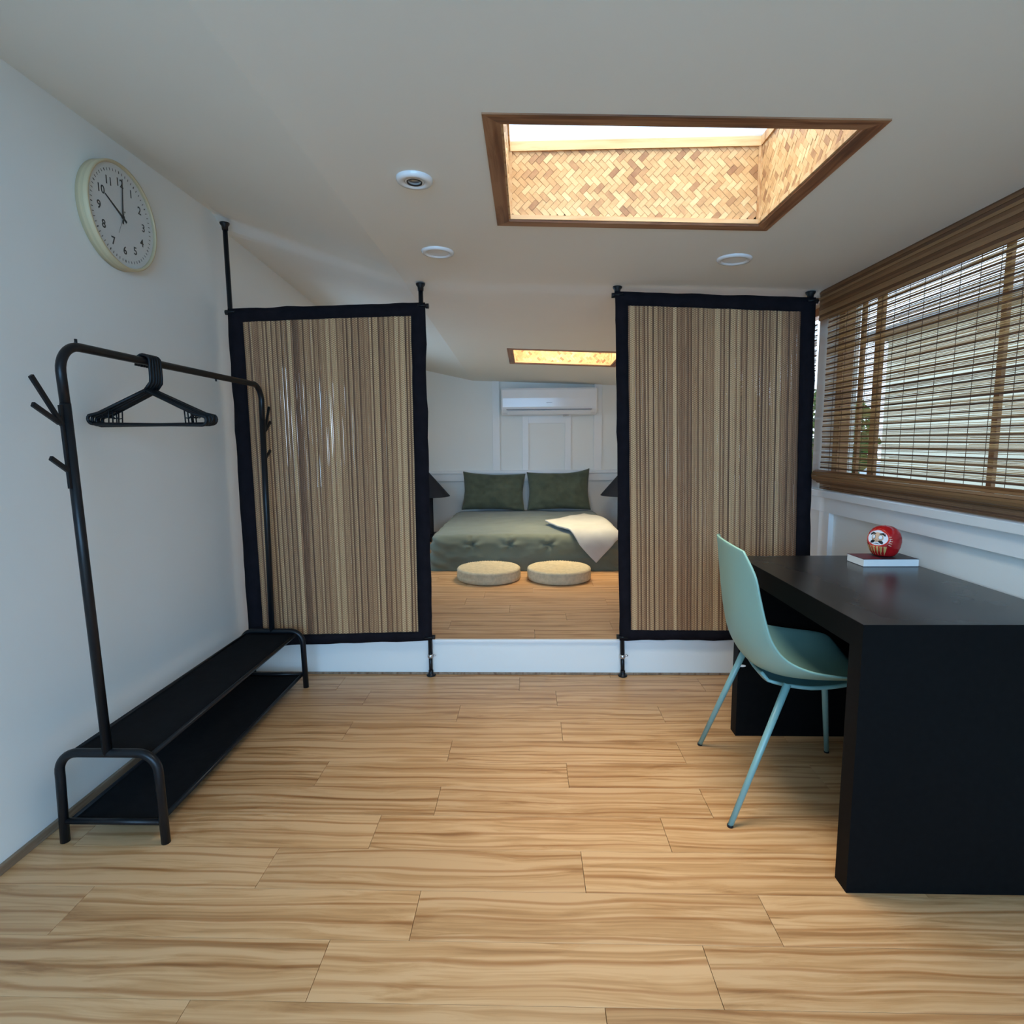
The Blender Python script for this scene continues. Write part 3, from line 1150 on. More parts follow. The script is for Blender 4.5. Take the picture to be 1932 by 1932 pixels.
# ------------------------------------------------------------------ window blinds
def blind(y0, y1, label, z_bot, z_top, detail, group=None):
    rnd = random.Random(int(y1 * 10))
    X = 1.428
    L = y1 - y0
    root = empty('bamboo_blind', (X, y0, z_top), 0, label, 'window blind', group)
    # valance: overlapping rows of wide slats hung a little in front
    mb = MB()
    zt = z_top
    for k in range(12):
        mb.t = rnd.uniform(0.15, 1.1)
        zc_ = -0.007 - k * 0.0120
        mb.box((-0.022 - 0.0022 * (k % 2) - 0.001 * rnd.random(), L / 2 + 0.02, zc_), (0.003, L + 0.05, 0.0112), Matrix.Rotation(R(rnd.uniform(-10, 6)), 3, 'Y'))
        if rnd.random() < 0.8:
            mb.t = rnd.uniform(0.5, 1.1)
            mb.box((-0.0205, L / 2 + 0.02, zc_ - 0.006), (0.002, L + 0.048, 0.0030))
    v = mb.build('valance', M['slat'], root, attr=True)
    v['kind'] = 'stuff'
    MB().bb(-0.016, 0.028, 0.0, L, -0.022, 0.0).build('head_rail', M['sash_wood'], root)
    # hanging part: broad dark slats with pale thin reeds between
    z_hi, z_lo = z_top - 0.135, z_bot + 0.085
    pitch = 0.0245
    nsl = int((z_hi - z_lo) / pitch)
    reeds = MB()
    SL = 12
    for k in range(nsl + 1):
        zz = z_hi - k * pitch
        mb = MB()
        mb.t = rnd.uniform(0.1, 0.8)
        w = rnd.uniform(0.0052, 0.0072)
        ph = rnd.uniform(0, 9)

        def pos(t, z=zz, ph=ph):
            return Vector((0.0016 * sin(t * 7 + ph), t * L, z - z_top + 0.0016 * noise.noise(Vector((t * 5, z * 30, ph)))))
        vs, fs = [], []
        for s_ in range(SL + 1):
            p = pos(s_ / SL)
            vs += [p + Vector((-0.0016, 0, -w / 2)), p + Vector((0.0016, 0, -w / 2)), p + Vector((0.0016, 0, w / 2)), p + Vector((-0.0016, 0, w / 2))]
        for s_ in range(SL):
            a = s_ * 4
            for c in range(4):
                c2 = (c + 1) % 4
                fs.append((a + c, a + c2, a + 4 + c2, a + 4 + c))
        fs += [(3, 2, 1, 0), (SL * 4, SL * 4 + 1, SL * 4 + 2, SL * 4 + 3)]
        mb.add(vs, fs)
        mb.build('slat', M['slat'], root, attr=True)
        if k < nsl:
            m_ = rnd.choice([4, 4, 5, 5, 6])
            for q in range(m_):
                reeds.t = rnd.uniform(0.2, 1.1)
                zq = zz - 0.0042 - (pitch - 0.0075) * (q + rnd.uniform(0.3, 0.8)) / m_
                a0, a1 = 0.0, L
                if rnd.random() < 0.35:
                    a0 = rnd.uniform(0, L * 0.6)
                    a1 = min(L, a0 + rnd.uniform(0.2, 0.6) * L)
                prev = None
                vs, fs = [], []
                for s_ in range(9):
                    t = lerp(a0, a1, s_ / 8)
                    hz = 0.00105
                    z2 = zq - z_top + 0.0012 * noise.noise(Vector((t * 4, zq * 99, q)))
                    vs += [(-0.0008, t, z2 - hz), (0.0010, t, z2 - hz), (0.0010, t, z2 + hz), (-0.0008, t, z2 + hz)]
                for s_ in range(8):
                    a = s_ * 4
                    for c in range(4):
                        c2 = (c + 1) % 4
                        fs.append((a + c, a + c2, a + 4 + c2, a + 4 + c))
                reeds.add(vs, fs)
    o = reeds.build('reed', M['reed'], root, attr=True)
    o['kind'] = 'stuff'
    # gathered folds at the bottom and the loose tail under them
    fo = MB()
    for (cxx, czz, rr) in ((-0.020, z_bot + 0.066, 0.026), (-0.006, z_bot + 0.050, 0.020)):
        for k in range(15):
            a = 2 * pi * k / 15
            fo.t = rnd.uniform(0.3, 1.1)
            fo.box((cxx + rr * cos(a) * 0.85, L / 2, czz - z_top + rr * sin(a)), (0.0022, L, 0.0098), Matrix.Rotation(-a, 3, 'Y'))
    o = fo.build('gathered_fold', M['slat'], root, attr=True)
    o['kind'] = 'stuff'
    tl = MB()
    for k in range(6):
        tl.t = rnd.uniform(0.2, 0.9)
        tl.box((0.000, L / 2, z_bot + 0.004 + k * 0.0072 - z_top), (0.002, L, 0.0060))
    o = tl.build('tail', M['slat'], root, attr=True)
    o['kind'] = 'stuff'
    st = MB()
    k = 0
    t = 0.03
    while t < L:
        st.box((-0.0026, t + rnd.uniform(-0.004, 0.004), (z_hi + z_lo) / 2 - z_top), (0.0012, 0.0016, z_hi - z_lo + 0.03))
        t += 0.086
    o = st.build('string', M['string'], root)
    o['kind'] = 'stuff'
    return root


blind(-0.40, 2.895, 'long brown bamboo roman blind hanging over the window above the desk', 0.978, 1.928, True, 'bamboo blinds on the window wall')
blind(3.000, 5.20, 'brown bamboo blind past the window post, only a sliver showing beside the screen', 0.978, 1.912, False, 'bamboo blinds on the window wall')


# ------------------------------------------------------------------ wall clock
clk = empty('wall_clock', (XL, 2.222, 2.052), 0, 'round wall clock with a pale wood rim and black numerals showing ten', 'clock')
F = Matrix(((0, 0, 1, 0), (1, 0, 0, 0), (0, 1, 0, 0), (0, 0, 0, 1)))   # local XY -> wall plane, local Z -> into the room
RC = 0.186
MB().lathe([(RC - 0.010, 0.0), (RC, 0.002), (RC, 0.041), (RC - 0.002, 0.044), (RC - 0.008, 0.044), (RC - 0.010, 0.040), (RC - 0.010, 0.020)], 96, F).build('rim', M['clock_wood'], clk)
dial = MB().prism(circ(RC - 0.0095, 80), 0.0, 0.033, F).build('dial', M['clock_face'], clk)
for h_ in range(1, 13):
    a = R(90 - 30 * h_)
    me = text_mesh(str(h_), 0.040)
    me.transform(F @ T(0.118 * cos(a), 0.118 * sin(a), 0.0334))
    me.materials.append(M['ink'])
    inst('numeral', me, dial)
tk = MB()
for k in range(60):
    a = R(6 * k)
    lw = 0.0022 if k % 5 else 0.0036
    tk.prism([(-lw / 2, 0.150), (lw / 2, 0.150), (lw / 2, 0.159), (-lw / 2, 0.159)], 0.0331, 0.0336, F @ Matrix.Rotation(a, 4, 'Z'))
tk.build('minute_mark', M['ink'], dial)


def hand(ang, l1, l0, w0, w1, z, nm, mat):
    a = R(-ang)
    MB().prism([(-w0 / 2, -l0), (w0 / 2, -l0), (w0 / 2 * 1.1, 0), (w1 / 2, l1), (-w1 / 2, l1), (-w0 / 2 * 1.1, 0)], z, z + 0.001, F @ Matrix.Rotation(a, 4, 'Z')).build(nm, mat, clk)


hand(301, 0.098, 0.024, 0.0085, 0.0045, 0.0345, 'hour_hand', M['ink'])
hand(5, 0.138, 0.024, 0.0065, 0.0030, 0.0358, 'minute_hand', M['ink'])
hand(206, 0.072, 0.022, 0.0012, 0.0010, 0.0371, 'second_hand', M['grey_ink'])
MB().prism(circ(0.007, 20), 0.034, 0.0385, F).build('hub', M['ink'], clk)
MB().prism(circ(0.0028, 12, 0.0095, 0.0205), 0.0371, 0.0381, F).build('counterweight', M['ink'], clk)
MB().prism(circ(RC - 0.011, 64), 0.0405, 0.0412, F).build('clock_glass', M['glass'], clk)

# ------------------------------------------------------------------ clothes rack
RX0, RX1, RY0, RY1 = -1.436, -1.128, 1.635, 2.780
rack = empty('clothes_rack', ((RX0 + RX1) / 2, (RY0 + RY1) / 2, 0), 0, 'black metal clothes rack with two fabric shoe shelves, along the clock wall', 'clothes rack')
O = Vector(rack.location)


def rpt(x, y, z):
    return Vector((x, y, z)) - O


for yy, dr in ((RY0, -1), (RY1, 1)):
    r0 = 0.062
    zt = 0.292
    pts = [rpt(RX0 - 0.006, yy, 0.0), rpt(RX0, yy, zt - r0 - 0.02)]
    for k in range(0, 9):
        a = pi - k * (pi / 2) / 8
        pts.append(rpt(RX0 + r0 + r0 * cos(a), yy, zt - r0 + r0 * sin(a)))
    for k in range(0, 9):
        a = pi / 2 - k * (pi / 2) / 8
        pts.append(rpt(RX1 - r0 + r0 * cos(a), yy, zt - r0 + r0 * sin(a)))
    pts += [rpt(RX1 + 0.004, yy, 0.0)]
    MB().tube(pts, 0.0135, 16).build('end_frame', M['black_metal'], rack)
    MB().tube([rpt(RX0 + 0.002, yy, 0.068), rpt(RX1 - 0.002, yy, 0.068)], 0.0095, 12).build('crossbar', M['black_metal'], rack)
    xm = -1.281
    y_top = yy + dr * 0.035
    MB().tube([rpt(xm, yy, 0.290), rpt(xm, lerp(yy, y_top, 0.5), 0.87), rpt(xm, lerp(yy, y_top, 0.88), 1.335)], 0.0138, 16).build('pole', M['black_metal'], rack)
    # three-prong hook bracket on the outer side
    yb_ = lambda z: yy + dr * (0.035 * (z - 0.29) / 1.1 + 0.016)
    hk = MB()
    hk.box(rpt(xm, yb_(1.21), 1.215), (0.007, 0.010, 0.230), Matrix.Rotation(R(-1.8 * dr), 3, 'X'))
    for (z0_, out, z1_) in ((1.275, 0.088 if dr < 0 else 0.066, 1.400), (1.275, 0.092 if dr < 0 else 0.070, 1.327), (1.150, 0.056, 1.187)):
        a, b_ = rpt(xm, yb_(z0_), z0_), rpt(xm, yb_(z0_) + dr * out, z1_)
        if z1_ == 1.327:
            a = a.lerp(b_, 0.1)
        d = b_ - a
        ang = math.atan2(d.z, d.y)
        hk.box((a + b_) / 2, (0.009, d.length, 0.013), Matrix.Rotation(ang, 3, 'X'), bev=0.002)
    hk.build('coat_hook', M['black_plastic'], rack)
# bent top rail
zr = 1.497
ya, yb2 = RY0 - 0.035, RY1 + 0.035
pts = [rpt(-1.281, RY0 - 0.030, 1.325)]
r0 = 0.075
for k in range(0, 10):
    a = pi - k * (pi / 2) / 9
    pts.append(rpt(-1.281, ya + r0 + r0 * cos(a), zr - r0 + r0 * sin(a)))
for k in range(0, 10):
    a = pi / 2 - k * (pi / 2) / 9
    pts.append(rpt(-1.281, yb2 - r0 + r0 * cos(a), zr - r0 + r0 * sin(a)))
pts.append(rpt(-1.281, RY1 + 0.030, 1.325))
MB().tube(pts, 0.0128, 16).build('top_rail', M['black_metal'], rack)
sc = MB()
sc.tube([rpt(-1.281, 1.665, 1.500), rpt(-1.281, 1.665, 1.519)], 0.004, 8)
sc.tube([rpt(-1.281, 2.41, 1.476), rpt(-1.281, 2.41, 1.486)], 0.004, 8)
sc.tube([rpt(-1.281, 1.985, 1.474), rpt(-1.281, 1.985, 1.486)], 0.004, 8)
sc.build('screw', M['black_metal'], rack)
for zz, nm, inset in ((0.283, 'upper_shelf', 0.022), (0.066, 'lower_shelf', 0.006)):
    sgv = 0.008
    x0_, x1_ = RX0 + 0.008 + inset, RX1 - 0.008 - inset

    def fsh(u, v, x0_=x0_, x1_=x1_, zz=zz):
        x = lerp(x0_, x1_, u)
        y_ = lerp(RY0, RY1, v)
        z = zz - sgv * sin(pi * u) * (0.5 + 0.5 * sin(pi * v)) + 0.0015 * noise.noise(Vector((x * 9, y_ * 5, zz)))
        if zz > 0.2:
            z -= 0.0 + 0.012 * (max(0, u - 0.85) / 0.15) ** 2
        return rpt(x, y_, z)
    o = MB().grid(fsh, 12, 40).build(nm, M['black_fabric'], rack)
    solidify(o, 0.003, 0)
    for xx in (x0_, x1_):
        dz = -0.006 if (zz > 0.2 and xx == x1_) else -0.001
        MB().tube([rpt(xx, RY0, zz + dz), rpt(xx, RY1, zz + dz)], 0.0075, 10).build('side_rod', M['black_metal'], rack)

# hangers
hg = empty('clothes_hanger', (-1.281, 2.0, 1.4985), 0)


def hanger_parts(root):
    zc = 0.013
    hook = [(-0.026, 0, -0.012), (-0.0245, 0, 0.004)]
    for k in range(9):
        a = pi - k * pi / 8
        hook.append((0.0 + 0.0215 * cos(a) - 0.0015, 0, 0.006 + 0.0185 * sin(a)))
    hook += [(0.0205, 0, -0.020), (0.0205, 0, -0.050), (0.019, 0, -0.066), (0.008, 0, -0.080), (0.0, 0, -0.090)]
    MB().tube(hook, 0.0048, 10).build('hook', M['black_plastic'], root)
    n_ = (0.0, 0, -0.092)
    pts = [n_, (0.165, 0, -0.170)]
    for k in range(1, 8):
        a = pi / 2 - 0.42 - k * (pi - 0.42) / 7
        pts.append((0.185 + 0.0165 * cos(a), 0, -0.1895 + 0.0165 * sin(a)))
    pts += [(-0.185, 0, -0.206)]
    for k in range(0, 7):
        a = -pi / 2 - k * (pi - 0.42) / 7
        pts.append((-0.185 + 0.0165 * cos(a), 0, -0.1895 + 0.0165 * sin(a)))
    pts += [(-0.165, 0, -0.170), n_]
    MB().tube(pts, 0.0056, 10).build('frame', M['black_plastic'], root)
    for sx in (-1, 1):
        nt_ = MB()
        nt_.tube([(sx * 0.128, 0, -0.153), (sx * 0.131, 0, -0.206)], 0.0022, 6)
        nt_.tube([(sx * 0.131, 0, -0.182), (sx * 0.143, 0, -0.184), (sx * 0.150, 0, -0.176)], 0.0020, 6)
        nt_.build('strap_notch', M['black_plastic'], root)


hanger_parts(hg)
tag(hg, None, 'hanger', 'black plastic hangers bunched on the rack rail')
hs = [(1.956, -0.012, 0.8), (1.971, -0.006, 0.6), (1.985, 0.001, 0.4), (1.999, 0.000, 0.2), (2.014, 0.004, 0.0)]
hl = ['black plastic hanger nearest the viewer in the bunch of five on the rack rail',
      'second black plastic hanger from the front in the bunch on the rack rail',
      'middle one of the five black plastic hangers bunched on the rack rail',
      'black plastic hanger second from the back of the bunch on the rack rail',
      'black plastic hanger at the back of the bunch, farthest along the rack rail']
for i, (yy, dx, rz) in enumerate(hs):
    o = hg if i == 0 else copy_tree(hg)
    o.location = (-1.281, yy, 1.4935)
    o.rotation_euler = (0, R([1.2, 0.4, -0.6, 0.3, -0.3][i]), R(rz))
    o['label'] = hl[i]

# ------------------------------------------------------------------ desk, book, doll
DX0, DX1, DY0, DY1, DH = 0.853, 1.452, 1.466, 2.372, 0.747
desk = empty('desk', ((DX0 + DX1) / 2, (DY0 + DY1) / 2, 0), 0, 'matt black block-shaped desk against the window wall', 'desk')
O = Vector(desk.location)


def db(x0, x1, y0, y1, z0, z1, nm, mat=None, bev=0.0012, par=None):
    return MB().bb(x0 - O.x, x1 - O.x, y0 - O.y, y1 - O.y, z0, z1, bev=bev).build(nm, mat or M['desk'], par or desk)


# profiles in (y, z), mitred at the top corners
MD = Matrix(((0, 0, 1, 0), (1, 0, 0, -O.y), (0, 1, 0, 0), (0, 0, 0, 1)))
for poly, nm, mt_ in (([(DY0, DH), (DY0 + 0.058, DH - 0.07), (DY1 - 0.058, DH - 0.07), (DY1, DH)], 'desktop', M['desk']),
                      ([(DY0, 0), (DY0 + 0.058, 0), (DY0 + 0.058, DH - 0.07), (DY0, DH)], 'side_panel', M['desk']),
                      ([(DY1 - 0.058, 0), (DY1, 0), (DY1, DH), (DY1 - 0.058, DH - 0.07)], 'side_panel', M['desk'])):
    MB().prism(poly, DX0 - O.x, DX1 - O.x, MD).build(nm, mt_, desk)
MB().bb(DX0 + 0.0012 - O.x, DX1 - 0.0012 - O.x, DY0 + 0.0012 - O.y, DY1 - 0.0012 - O.y, DH, DH + 0.0008).build('top_foil', M['desk_top'], desk)
db(DX1 - 0.10, DX1 - 0.08, DY0 + 0.0585, DY1 - 0.0585, 0.33, DH - 0.0705, 'back_panel')
MB().prism(circ(0.015, 20, 0, 0, 0.0045), 0, 0.003, T(0.868 - O.x, DY1 - 0.0585 - O.y, 0.303) @ Matrix.Rotation(R(90), 4, 'X')).build('white_mark', M['white_plastic'], desk)  # flat white ellipse on the far side panel, an unidentified small mark

bk = empty('book', (1.34, 2.212, DH + 0.0008), 0, 'dark covered paperback with white page edges under the red doll', 'book')
MB().bb(-0.100, 0.100, -0.056, 0.056, 0.0015, 0.0275).build('page_block', M['paper'], bk)
cv = MB()
cv.bb(-0.1005, 0.1005, -0.0565, 0.0565, 0.0275, 0.0285)
cv.bb(-0.1005, 0.1005, -0.0565, 0.0565, 0.0, 0.0015)
cv.bb(-0.1005, 0.1005, 0.056, 0.057, 0.0, 0.0285)
cv.build('cover', M['cover'], bk)
MB().bb(-0.099, -0.030, -0.052, 0.052, 0.0285, 0.0287).build('cover_print', M['maroon'], bk)

dz0 = DH + 0.0295
DMS = 1.07
dm = empty('daruma_doll', (1.350, 2.222, dz0), R(-153), 'round red and gold roly-poly doll with a white face, sitting on the book', 'doll')
prof = [(0.0001, 0.0), (0.030, 0.0005), (0.040, 0.004), (0.050, 0.016), (0.058, 0.034), (0.0615, 0.053), (0.0600, 0.068), (0.054, 0.084), (0.043, 0.097), (0.028, 0.1055), (0.012, 0.109), (0.0001, 0.1095)]


prof = [(r_ * 0.92, z_) for r_, z_ in prof]


def drad(z):
    for (r0_, z0_), (r1_, z1_) in zip(prof, prof[1:]):
        if z0_ <= z <= z1_:
            t = (z - z0_) / (z1_ - z0_ + 1e-9)
            return lerp(r0_, r1_, t)
    return 0.001


def dpos(a, z, out=0.0):
    """a: angle from the front (+X local), z height; the face area is pressed in a little"""
    r = drad(z)
    k = max(0, 1 - ((a / 0.85) ** 2 + ((z - 0.068) / 0.032) ** 2))
    r = r - 0.010 * min(1, k * 1.6) + out
    return Vector((r * cos(a), r * sin(a), z * DMS))


def fp(u, v):
    z = 0.1095 * v
    return dpos((u * 2 - 1) * pi, min(0.1094, max(0.0001, z)))


o = MB().grid(lambda u, v: fp(u, v), 72, 40).build('body', M['daruma_red'], dm, clean=True)


def patch(poly, out, nm, mat, par=dm, sub=5):
    """poly in (angle, z); filled as a fan of small faces lying on the body"""
    c = (sum(p[0] for p in poly) / len(poly), sum(p[1] for p in poly) / len(poly))
    n_ = len(poly)
    vs, fs = [dpos(c[0], c[1], out)], []
    for s_ in range(1, sub + 1):
        for p in poly:
            t = s_ / sub
            vs.append(dpos(lerp(c[0], p[0], t), lerp(c[1], p[1], t), out if s_ < sub else out * 0.5))
    for k in range(n_):
        fs.append((0, 1 + k, 1 + (k + 1) % n_))
    for s_ in range(sub - 1):
        for k in range(n_):
            k2 = (k + 1) % n_
            a, b_ = 1 + s_ * n_, 1 + (s_ + 1) * n_
            fs.append((a + k, b_ + k, b_ + k2, a + k2))
    return MB().add(vs, fs, True).build(nm, mat, par)


def ell(ca, cz, ra, rz, n_=20, rot=0):
    return [(ca + ra * cos(t) * cos(rot) - rz * 14 * sin(t) * sin(rot), cz + rz * sin(t) * cos(rot) + ra / 14 * cos(t) * sin(rot)) for t in [2 * pi * k / n_ for k in range(n_)]]


patch(ell(0, 0.070, 0.88, 0.031, 36), 0.0012, 'hood_line', M['orange_red'])
patch(ell(0, 0.0685, 0.78, 0.0270, 36), 0.0018, 'beard', M['white_paint'])
patch(ell(0, 0.070, 0.56, 0.0195, 32), 0.0024, 'face', M['face_skin'])
for s_ in (-1, 1):
    patch([(s_ * 0.06, 0.081), (s_ * 0.22, 0.0845), (s_ * 0.46, 0.0865), (s_ * 0.64, 0.079), (s_ * 0.60, 0.074), (s_ * 0.42, 0.0805), (s_ * 0.20, 0.080)], 0.0032, 'eyebrow', M['ink'])
    patch(ell(s_ * 0.27, 0.0705, 0.175, 0.0092), 0.0030, 'eye_rim', M['ink'])
    patch(ell(s_ * 0.27, 0.0705, 0.155, 0.0080), 0.0036, 'eye', M['white_paint'])
    patch([(s_ * 0.08, 0.0565), (s_ * 0.20, 0.0605), (s_ * 0.38, 0.0600), (s_ * 0.50, 0.0530), (s_ * 0.44, 0.0475), (s_ * 0.26, 0.0495)], 0.0036, 'moustache', M['ink'])
    for k in range(5):
        a0 = s_ * (0.80 + 0.03 * (2 - abs(k - 2)))
        z0_ = 0.046 + k * 0.007
        patch([(a0, z0_ - 0.0012), (a0 + s_ * 0.17, z0_ - 0.0022 + (k - 2) * 0.001), (a0 + s_ * 0.17, z0_ + (k - 2) * 0.001), (a0, z0_ + 0.0014)], 0.0024, 'side_stroke', M['face_skin'], sub=2)
patch(ell(0, 0.0640, 0.07, 0.0050), 0.0046, 'nose', M['face_skin'])
patch([(-0.30, 0.0470), (0, 0.0505), (0.30, 0.0470), (0.0, 0.0480)], 0.0040, 'mouth', M['ink'], sub=2)
for k, a0 in enumerate((-0.62, -0.36, -0.12, 0.12, 0.36, 0.62)):
    patch([(a0 - 0.10, 0.0400), (a0 + 0.10, 0.0400), (a0 + 0.075, 0.022), (a0, 0.006), (a0 - 0.075, 0.022)], 0.0012, 'gold_stripe', M['gold'], sub=3)
for a0 in (-0.24, 0.24, 0.0):
    patch([(a0 - 0.045, 0.037), (a0 + 0.045, 0.037), (a0 + 0.03, 0.022), (a0 - 0.03, 0.022)], 0.0016, 'red_stroke', M['orange_red'], sub=2)

# ------------------------------------------------------------------ chair
chair = empty('dining_chair', (0.899, 1.964, 0), R(-5.7), 'mint green plastic shell chair pulled up to the black desk', 'chair')
# centre line and edge line from back top to seat front (local x forward)
CL = [(-0.240, 0.886), (-0.232, 0.81), (-0.222, 0.71), (-0.208, 0.61), (-0.188, 0.535), (-0.148, 0.476), (-0.090, 0.445), (-0.01, 0.436), (0.09, 0.441), (0.17, 0.446), (0.215, 0.442), (0.235, 0.430)]
EL = [(-0.211, 0.874), (-0.184, 0.805), (-0.168, 0.735), (-0.150, 0.660), (-0.127, 0.595), (-0.085, 0.545), (-0.020, 0.515), (0.050, 0.503), (0.115, 0.497), (0.170, 0.492), (0.205, 0.482), (0.222, 0.460)]
HW = [0.172, 0.213, 0.220, 0.226, 0.231, 0.234, 0.235, 0.235, 0.232, 0.226, 0.215, 0.185]


def samp(tab, t):
    n_ = len(tab) - 1
    f = t * n_
    i = min(n_ - 1, int(f))
    k = f - i
    # catmull-rom
    P = [tab[max(0, i - 1)], tab[i], tab[i + 1], tab[min(n_, i + 2)]]
    if isinstance(P[0], tuple):
        return tuple(0.5 * ((2 * P[1][c]) + (-P[0][c] + P[2][c]) * k + (2 * P[0][c] - 5 * P[1][c] + 4 * P[2][c] - P[3][c]) * k * k + (-P[0][c] + 3 * P[1][c] - 3 * P[2][c] + P[3][c]) * k ** 3) for c in (0, 1))
    return 0.5 * ((2 * P[1]) + (-P[0] + P[2]) * k + (2 * P[0] - 5 * P[1] + 4 * P[2] - P[3]) * k * k + (-P[0] + 3 * P[1] - 3 * P[2] + P[3]) * k ** 3)


def shell(u, v):
    s_ = u * 2 - 1
    c, e, w = samp(CL, v), samp(EL, v), samp(HW, v)
    k = abs(s_) ** 2.3
    return Vector((lerp(c[0], e[0], k), s_ * w, lerp(c[1], e[1], k)))


o = MB().grid(shell, 30, 46).build('seat_shell', M['mint'], chair)
solidify(o, 0.0075, 0)
bm_ = o.modifiers.new('rim', 'BEVEL')
bm_.width = 0.0025
bm_.segments = 2
bm_.limit_method = 'ANGLE'
bm_.angle_limit = R(50)


def cradle(u, v):
    s_ = u * 2 - 1
    w = 0.118 * (1 - 0.25 * abs(v - 0.5))
    x = lerp(-0.120, 0.180, v)
    z = 0.428 - 0.030 * sin(pi * v) ** 0.5 if 0 < v < 1 else 0.440
    z += 0.014 * abs(s_) ** 2
    return Vector((x, s_ * w, z))


o = MB().grid(cradle, 12, 14).build('under_frame', M['mint_metal'], chair)
solidify(o, 0.010, 0)
for (fx, fy, tx, ty) in ((-0.240, -0.253, -0.055, -0.152), (-0.240, 0.253, -0.110, 0.150), (0.270, -0.235, 0.180, -0.145), (0.240, 0.250, 0.170, 0.150)):
    a, b_ = Vector((tx, ty, 0.438 if tx < 0 else 0.428)), Vector((fx, fy, 0.004))
    leg = MB().tube([a, a.lerp(b_, 0.5), b_], 0.012, 14, rfun=lambda t: lerp(0.0122, 0.0088, t)).build('leg', M['mint_metal'], chair)
    MB().tube([b_ + Vector((0, 0, 0.004)), b_ - Vector((0, 0, 0.004))], 0.0096, 14).build('foot_cap', M['black_plastic'], leg)

# ------------------------------------------------------------------ air conditioner
ac = empty('air_conditioner', (0.222, YE, 1.49), 0, 'white split air conditioner high on the wall above the bed', 'air conditioner')
W2 = 0.503
body = [(-0.0225, 0.010), (-0.145, 0.004), (-0.178, 0.030), (-0.196, 0.060), (-0.204, 0.090), (-0.206, 0.180), (-0.200, 0.265), (-0.190, 0.283), (-0.0225, 0.290)]
mb = MB()
mb.prism(body, -W2, W2, Matrix(((0, 0, 1, 0), (1, 0, 0, 0), (0, 1, 0, 0), (0, 0, 0, 1))))
o = mb.build('housing', M['white_plastic'], ac)
bv = o.modifiers.new('round', 'BEVEL')
bv.width = 0.018
bv.segments = 4
bv.limit_method = 'ANGLE'
bv.angle_limit = R(60)
MB().bb(-W2 + 0.055, W2 - 0.055, -0.2065, -0.17, 0.0585, 0.0635).build('louver_slot', M['dark'], ac)
o = MB().box((0, -0.186, 0.032), (2 * W2 - 0.13, 0.008, 0.046), Matrix.Rotation(R(33), 3, 'X'), bev=0.002).build('louver_flap', M['white_plastic'], ac)
MB().bb(0.150, 0.205, -0.170, -0.10, -0.006, 0.008).build('drain_clip', M['grey_plastic'], ac)
lg = MB()
lg.prism(circ(0.0045, 14, -0.022, 0.0), 0.0, 0.0006, T(0, -0.2062, 0.130) @ Matrix.Rotation(R(90), 4, 'X'))
for k in range(5):
    lg.bb(-0.012 + k * 0.0090, -0.006 + k * 0.0090, -0.2068, -0.2062, 0.1285, 0.1325)
lg.build('maker_mark', M['grey_ink'], ac)
MB().prism(circ(0.005, 12), 0.0, 0.0006, T(W2 - 0.06, -0.2048, 0.082) @ Matrix.Rotation(R(90), 4, 'X')).build('status_light', M['white_paint'], ac)

# ------------------------------------------------------------------ bed
BX0, BX1, BY0, BY1, BZ = -0.800, 0.735, 4.605, 6.345, 0.472
bed = empty('bed', ((BX0 + BX1) / 2, (BY0 + BY1) / 2, FB), 0, 'low bed with a sage green quilted cover reaching the floor', 'bed')
O = Vector(bed.location)
TUFT = [(-0.455, 0.400), (-0.152, 0.402), (0.165, 0.400)]


def rr_outline(t, inset):
    """rounded rectangle perimeter point, t in 0..1, starting mid back"""
    w, d = (BX1 - BX0) / 2 - inset, (BY1 - BY0) / 2 - inset
    rc = max(0.001, 0.085 - inset)
    per = [2 * (d - rc), pi / 2 * rc, 2 * (w - rc), pi / 2 * rc, 2 * (d - rc), pi / 2 * rc, 2 * (w - rc), pi / 2 * rc]
    tot = sum(per)
    s_ = t * tot
    k = 0
    while k < 7 and s_ > per[k]:
        s_ -= per[k]
        k += 1
    f = s_ / max(per[k], 1e-6)
    if k == 0:
        return Vector((w, d - rc - s_, 0)), Vector((1, 0, 0))
    if k == 1:
        a = -f * pi / 2
        return Vector((w - rc + rc * cos(a), -d + rc + rc * sin(a), 0)), Vector((cos(a), sin(a), 0))
    if k == 2:
        return Vector((w - rc - s_, -d, 0)), Vector((0, -1, 0))
    if k == 3:
        a = -pi / 2 - f * pi / 2
        return Vector((-w + rc + rc * cos(a), -d + rc + rc * sin(a), 0)), Vector((cos(a), sin(a), 0))
    if k == 4:
        return Vector((-w, -d + rc + s_, 0)), Vector((-1, 0, 0))
    if k == 5:
        a = pi - f * pi / 2
        return Vector((-w + rc + rc * cos(a), d - rc + rc * sin(a), 0)), Vector((cos(a), sin(a), 0))
    if k == 6:
        return Vector((-w + rc + s_, d, 0)), Vector((0, 1, 0))
    a = pi / 2 - f * pi / 2
    return Vector((w - rc + rc * cos(a), d - rc + rc * sin(a), 0)), Vector((cos(a), sin(a), 0))


RB = 0.075
H = BZ - FB


